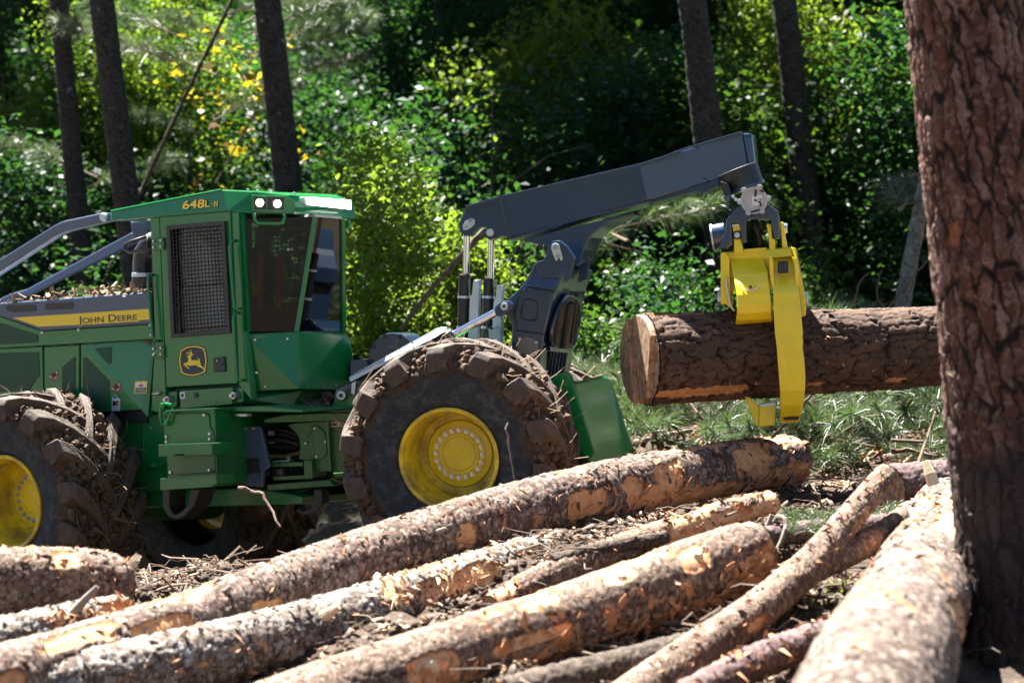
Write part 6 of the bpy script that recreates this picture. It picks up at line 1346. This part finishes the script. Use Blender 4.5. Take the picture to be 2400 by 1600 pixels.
stick(zy(Z3((1258, 830), (1248, 900), (1268, 1020), (1282, 1130), (1300, 1240)), 23.35), 2.6, 'greytwig', 'thin pale twig standing before the rear tyre')
stick(zy(Z3((372, 440), (290, 560), (250, 660), (215, 780), (188, 890)), 23.5), 1.4, 'straw', 'thin root strand hanging left of the rear tyre')
stick(zy(((710, 1270), (760, 1235), (820, 1215)), 24.8), 6, 'greytwig', 'pale stick on the ground under the skidder')
stick(zy(((1335, 1248), (1420, 1222), (1520, 1196), (1640, 1180)), 23), 3, 'greytwig', 'thin grey twig under the long red brown log')
stick(zy(((1660, 1230), (1690, 1215), (1725, 1200)), 21.6), 5, 'greytwig', 'short grey stub leaning on the tapering peeled log')
ico = [(0, 0, 1), (.89, 0, .45), (.28, .85, .45), (-.72, .53, .45), (-.72, -.53, .45), (.28, -.85, .45), (.72, .53, -.45), (-.28, .85, -.45), (-.89, 0, -.45), (-.28, -.85, -.45), (.72, -.53, -.45), (0, 0, -1)]
icf = np.array([(0, 1, 2), (0, 2, 3), (0, 3, 4), (0, 4, 5), (0, 5, 1), (1, 6, 2), (2, 7, 3), (3, 8, 4), (4, 9, 5), (5, 10, 1), (6, 7, 2), (7, 8, 3), (8, 9, 4), (9, 10, 5), (10, 6, 1), (11, 7, 6), (11, 8, 7), (11, 9, 8), (11, 10, 9), (11, 6, 10)])
def scatter(n_, seed, boxes):
    g_ = np.random.default_rng(seed); out = []
    for (x0, x1, y0, y1, w) in boxes:
        k_ = int(n_ * w); out.append(np.stack([g_.uniform(x0, x1, k_), g_.uniform(y0, y1, k_)], -1))
    p = np.concatenate(out); return np.concatenate([p, ground_h(p[:, 0], p[:, 1])[:, None]], 1), g_
BX = ((-1.6, 2.6, 16.4, 19.4, .22), (-4.2, -.4, 20.2, 23.4, .30), (-.6, 2.2, 19.0, 23.6, .25), (1.2, 4.6, 18.2, 24.5, .25), (.8, 4.6, 24.5, 30, .20), (4.4, 7.5, 17.5, 27, .18), (-7.5, -4.2, 18, 24, .16))
p, g_ = scatter(6500, 61, BX); sz = g_.uniform(.010, .055, len(p)) * g_.uniform(.4, 1, len(p)); V = p[:, None, :] + np.array(ico)[None] * sz[:, None, None] * g_.uniform(.55, 1.5, (len(p), 12, 3)); V[:, :, 2] += sz[:, None] * .2
Fq = (icf[None] + (np.arange(len(p)) * 12)[:, None, None]).reshape(-1, 3); tag(link('dirt_clods', np_mesh('dirt_clods', V.reshape(-1, 3), Fq, (0, 0, 0), smooth=False), M['soil']), kind='stuff')
def chips(name, n_, seed, mat, size, asp):
    p, g_ = scatter(n_, seed, BX); p[:, 2] += .012 + g_.uniform(0, .04, len(p)); nn_ = g_.normal(0, .55, p.shape); nn_[:, 2] = 1; nn_ /= np.linalg.norm(nn_, axis=1)[:, None]
    a = np.cross(nn_, g_.normal(0, 1, p.shape)); a /= np.linalg.norm(a, axis=1)[:, None]; b_ = np.cross(nn_, a); L = (size * g_.uniform(.3, 1.4, len(p)))[:, None]; W = L * asp * g_.uniform(.5, 1.3, (len(p), 1))
    top = np.stack([p - a * L - b_ * W * .6, p + a * L * .8 - b_ * W, p + a * L + b_ * W * .5, p - a * L * .7 + b_ * W], 1); bot = top - nn_[:, None, :] * .006
    V = np.concatenate([top, bot], 1).reshape(-1, 3); fc = np.array([(0, 1, 2, 3), (7, 6, 5, 4), (0, 4, 5, 1), (1, 5, 6, 2), (2, 6, 7, 3), (3, 7, 4, 0)])
    Fq = (fc[None] + (np.arange(len(p)) * 8)[:, None, None]).reshape(-1, 4); tag(link(name, np_mesh(name, V, Fq, (0, 0, 0), smooth=False), M[mat]), kind='stuff')
chips('bark_chips', 8500, 62, 'darkbark', .040, .5); chips('wood_chips', 1500, 63, 'palewood', .035, .4); chips('inner_bark_chips', 1500, 64, 'splinter', .035, .45)
def twigs(name, n_, seed, mat, ln, r):
    p, g_ = scatter(n_, seed, BX); mb = MB()
    for q in p:
        d = Vector(g_.normal(0, 1, 3)); d.z = 0; d.normalize(); d.z = .16 * g_.random(); l_ = ln * g_.uniform(.3, 1.5); s_ = Vector(q) + Vector((0, 0, .02)); k_ = Vector(g_.normal(0, .12, 3)) * l_
        k2 = Vector(g_.normal(0, .07, 3)) * l_; mb.tube([s_, s_ + d * l_ * .3 + k2, s_ + d * l_ * .55 + k_ * .6, s_ + d * l_ * .8 + k2 * .5 + k_ * .5, s_ + d * l_ + k_ * .3], [r, r * .9, r * .75, r * .6, r * .35], 4)
    o = mb.build(name, M[mat]); tag(o, kind='stuff')
twigs('broken_branches', 260, 68, 'twig', .75, .013); twigs('dead_twigs', 1300, 65, 'twig', .35, .006); twigs('grey_twigs', 420, 66, 'greytwig', .45, .007); twigs('pine_straw', 2600, 67, 'straw', .16, .0022)
BX0 = BX; BX = ((1.2, 4.6, 25.4, 30.5, 1.0), (4.6, 7.5, 24, 30, .4)); twigs('slash_branches', 330, 69, 'twig', .9, .011); chips('slash_chips', 2500, 70, 'splinter', .045, .45); BX = BX0
# a few green weeds near the front
for i_, (x, y, Y, lab) in enumerate(((1415, 1530, 18.9, 'small bright green weed under the biggest tan log'), (1880, 1440, 19.0, 'small leafy weed beside the forked limb'), (1985, 1372, 20.0, 'tiny weed between forked limb and scaly log'))):
    o = empty('green_weed', wp(x, y, Y), lab, 'plant'); ce = np.array([tuple(Vector(g_.normal(0, .05, 3)) + Vector((0, 0, .12))) for _ in range(5)])
    link('leaves', leaf_cloud('weed_leaves', ce, .05, 5, .075, 70 + i_, .5), M['leaf_lite'], o, WL[o]); mb = MB(); b0_ = WL[o]
    for c_ in ce: mb.tube([b0_ + Vector((0, 0, -.2)), b0_ + Vector(c_)], .004, 4)
    mb.build('stem', M['twig'], o)
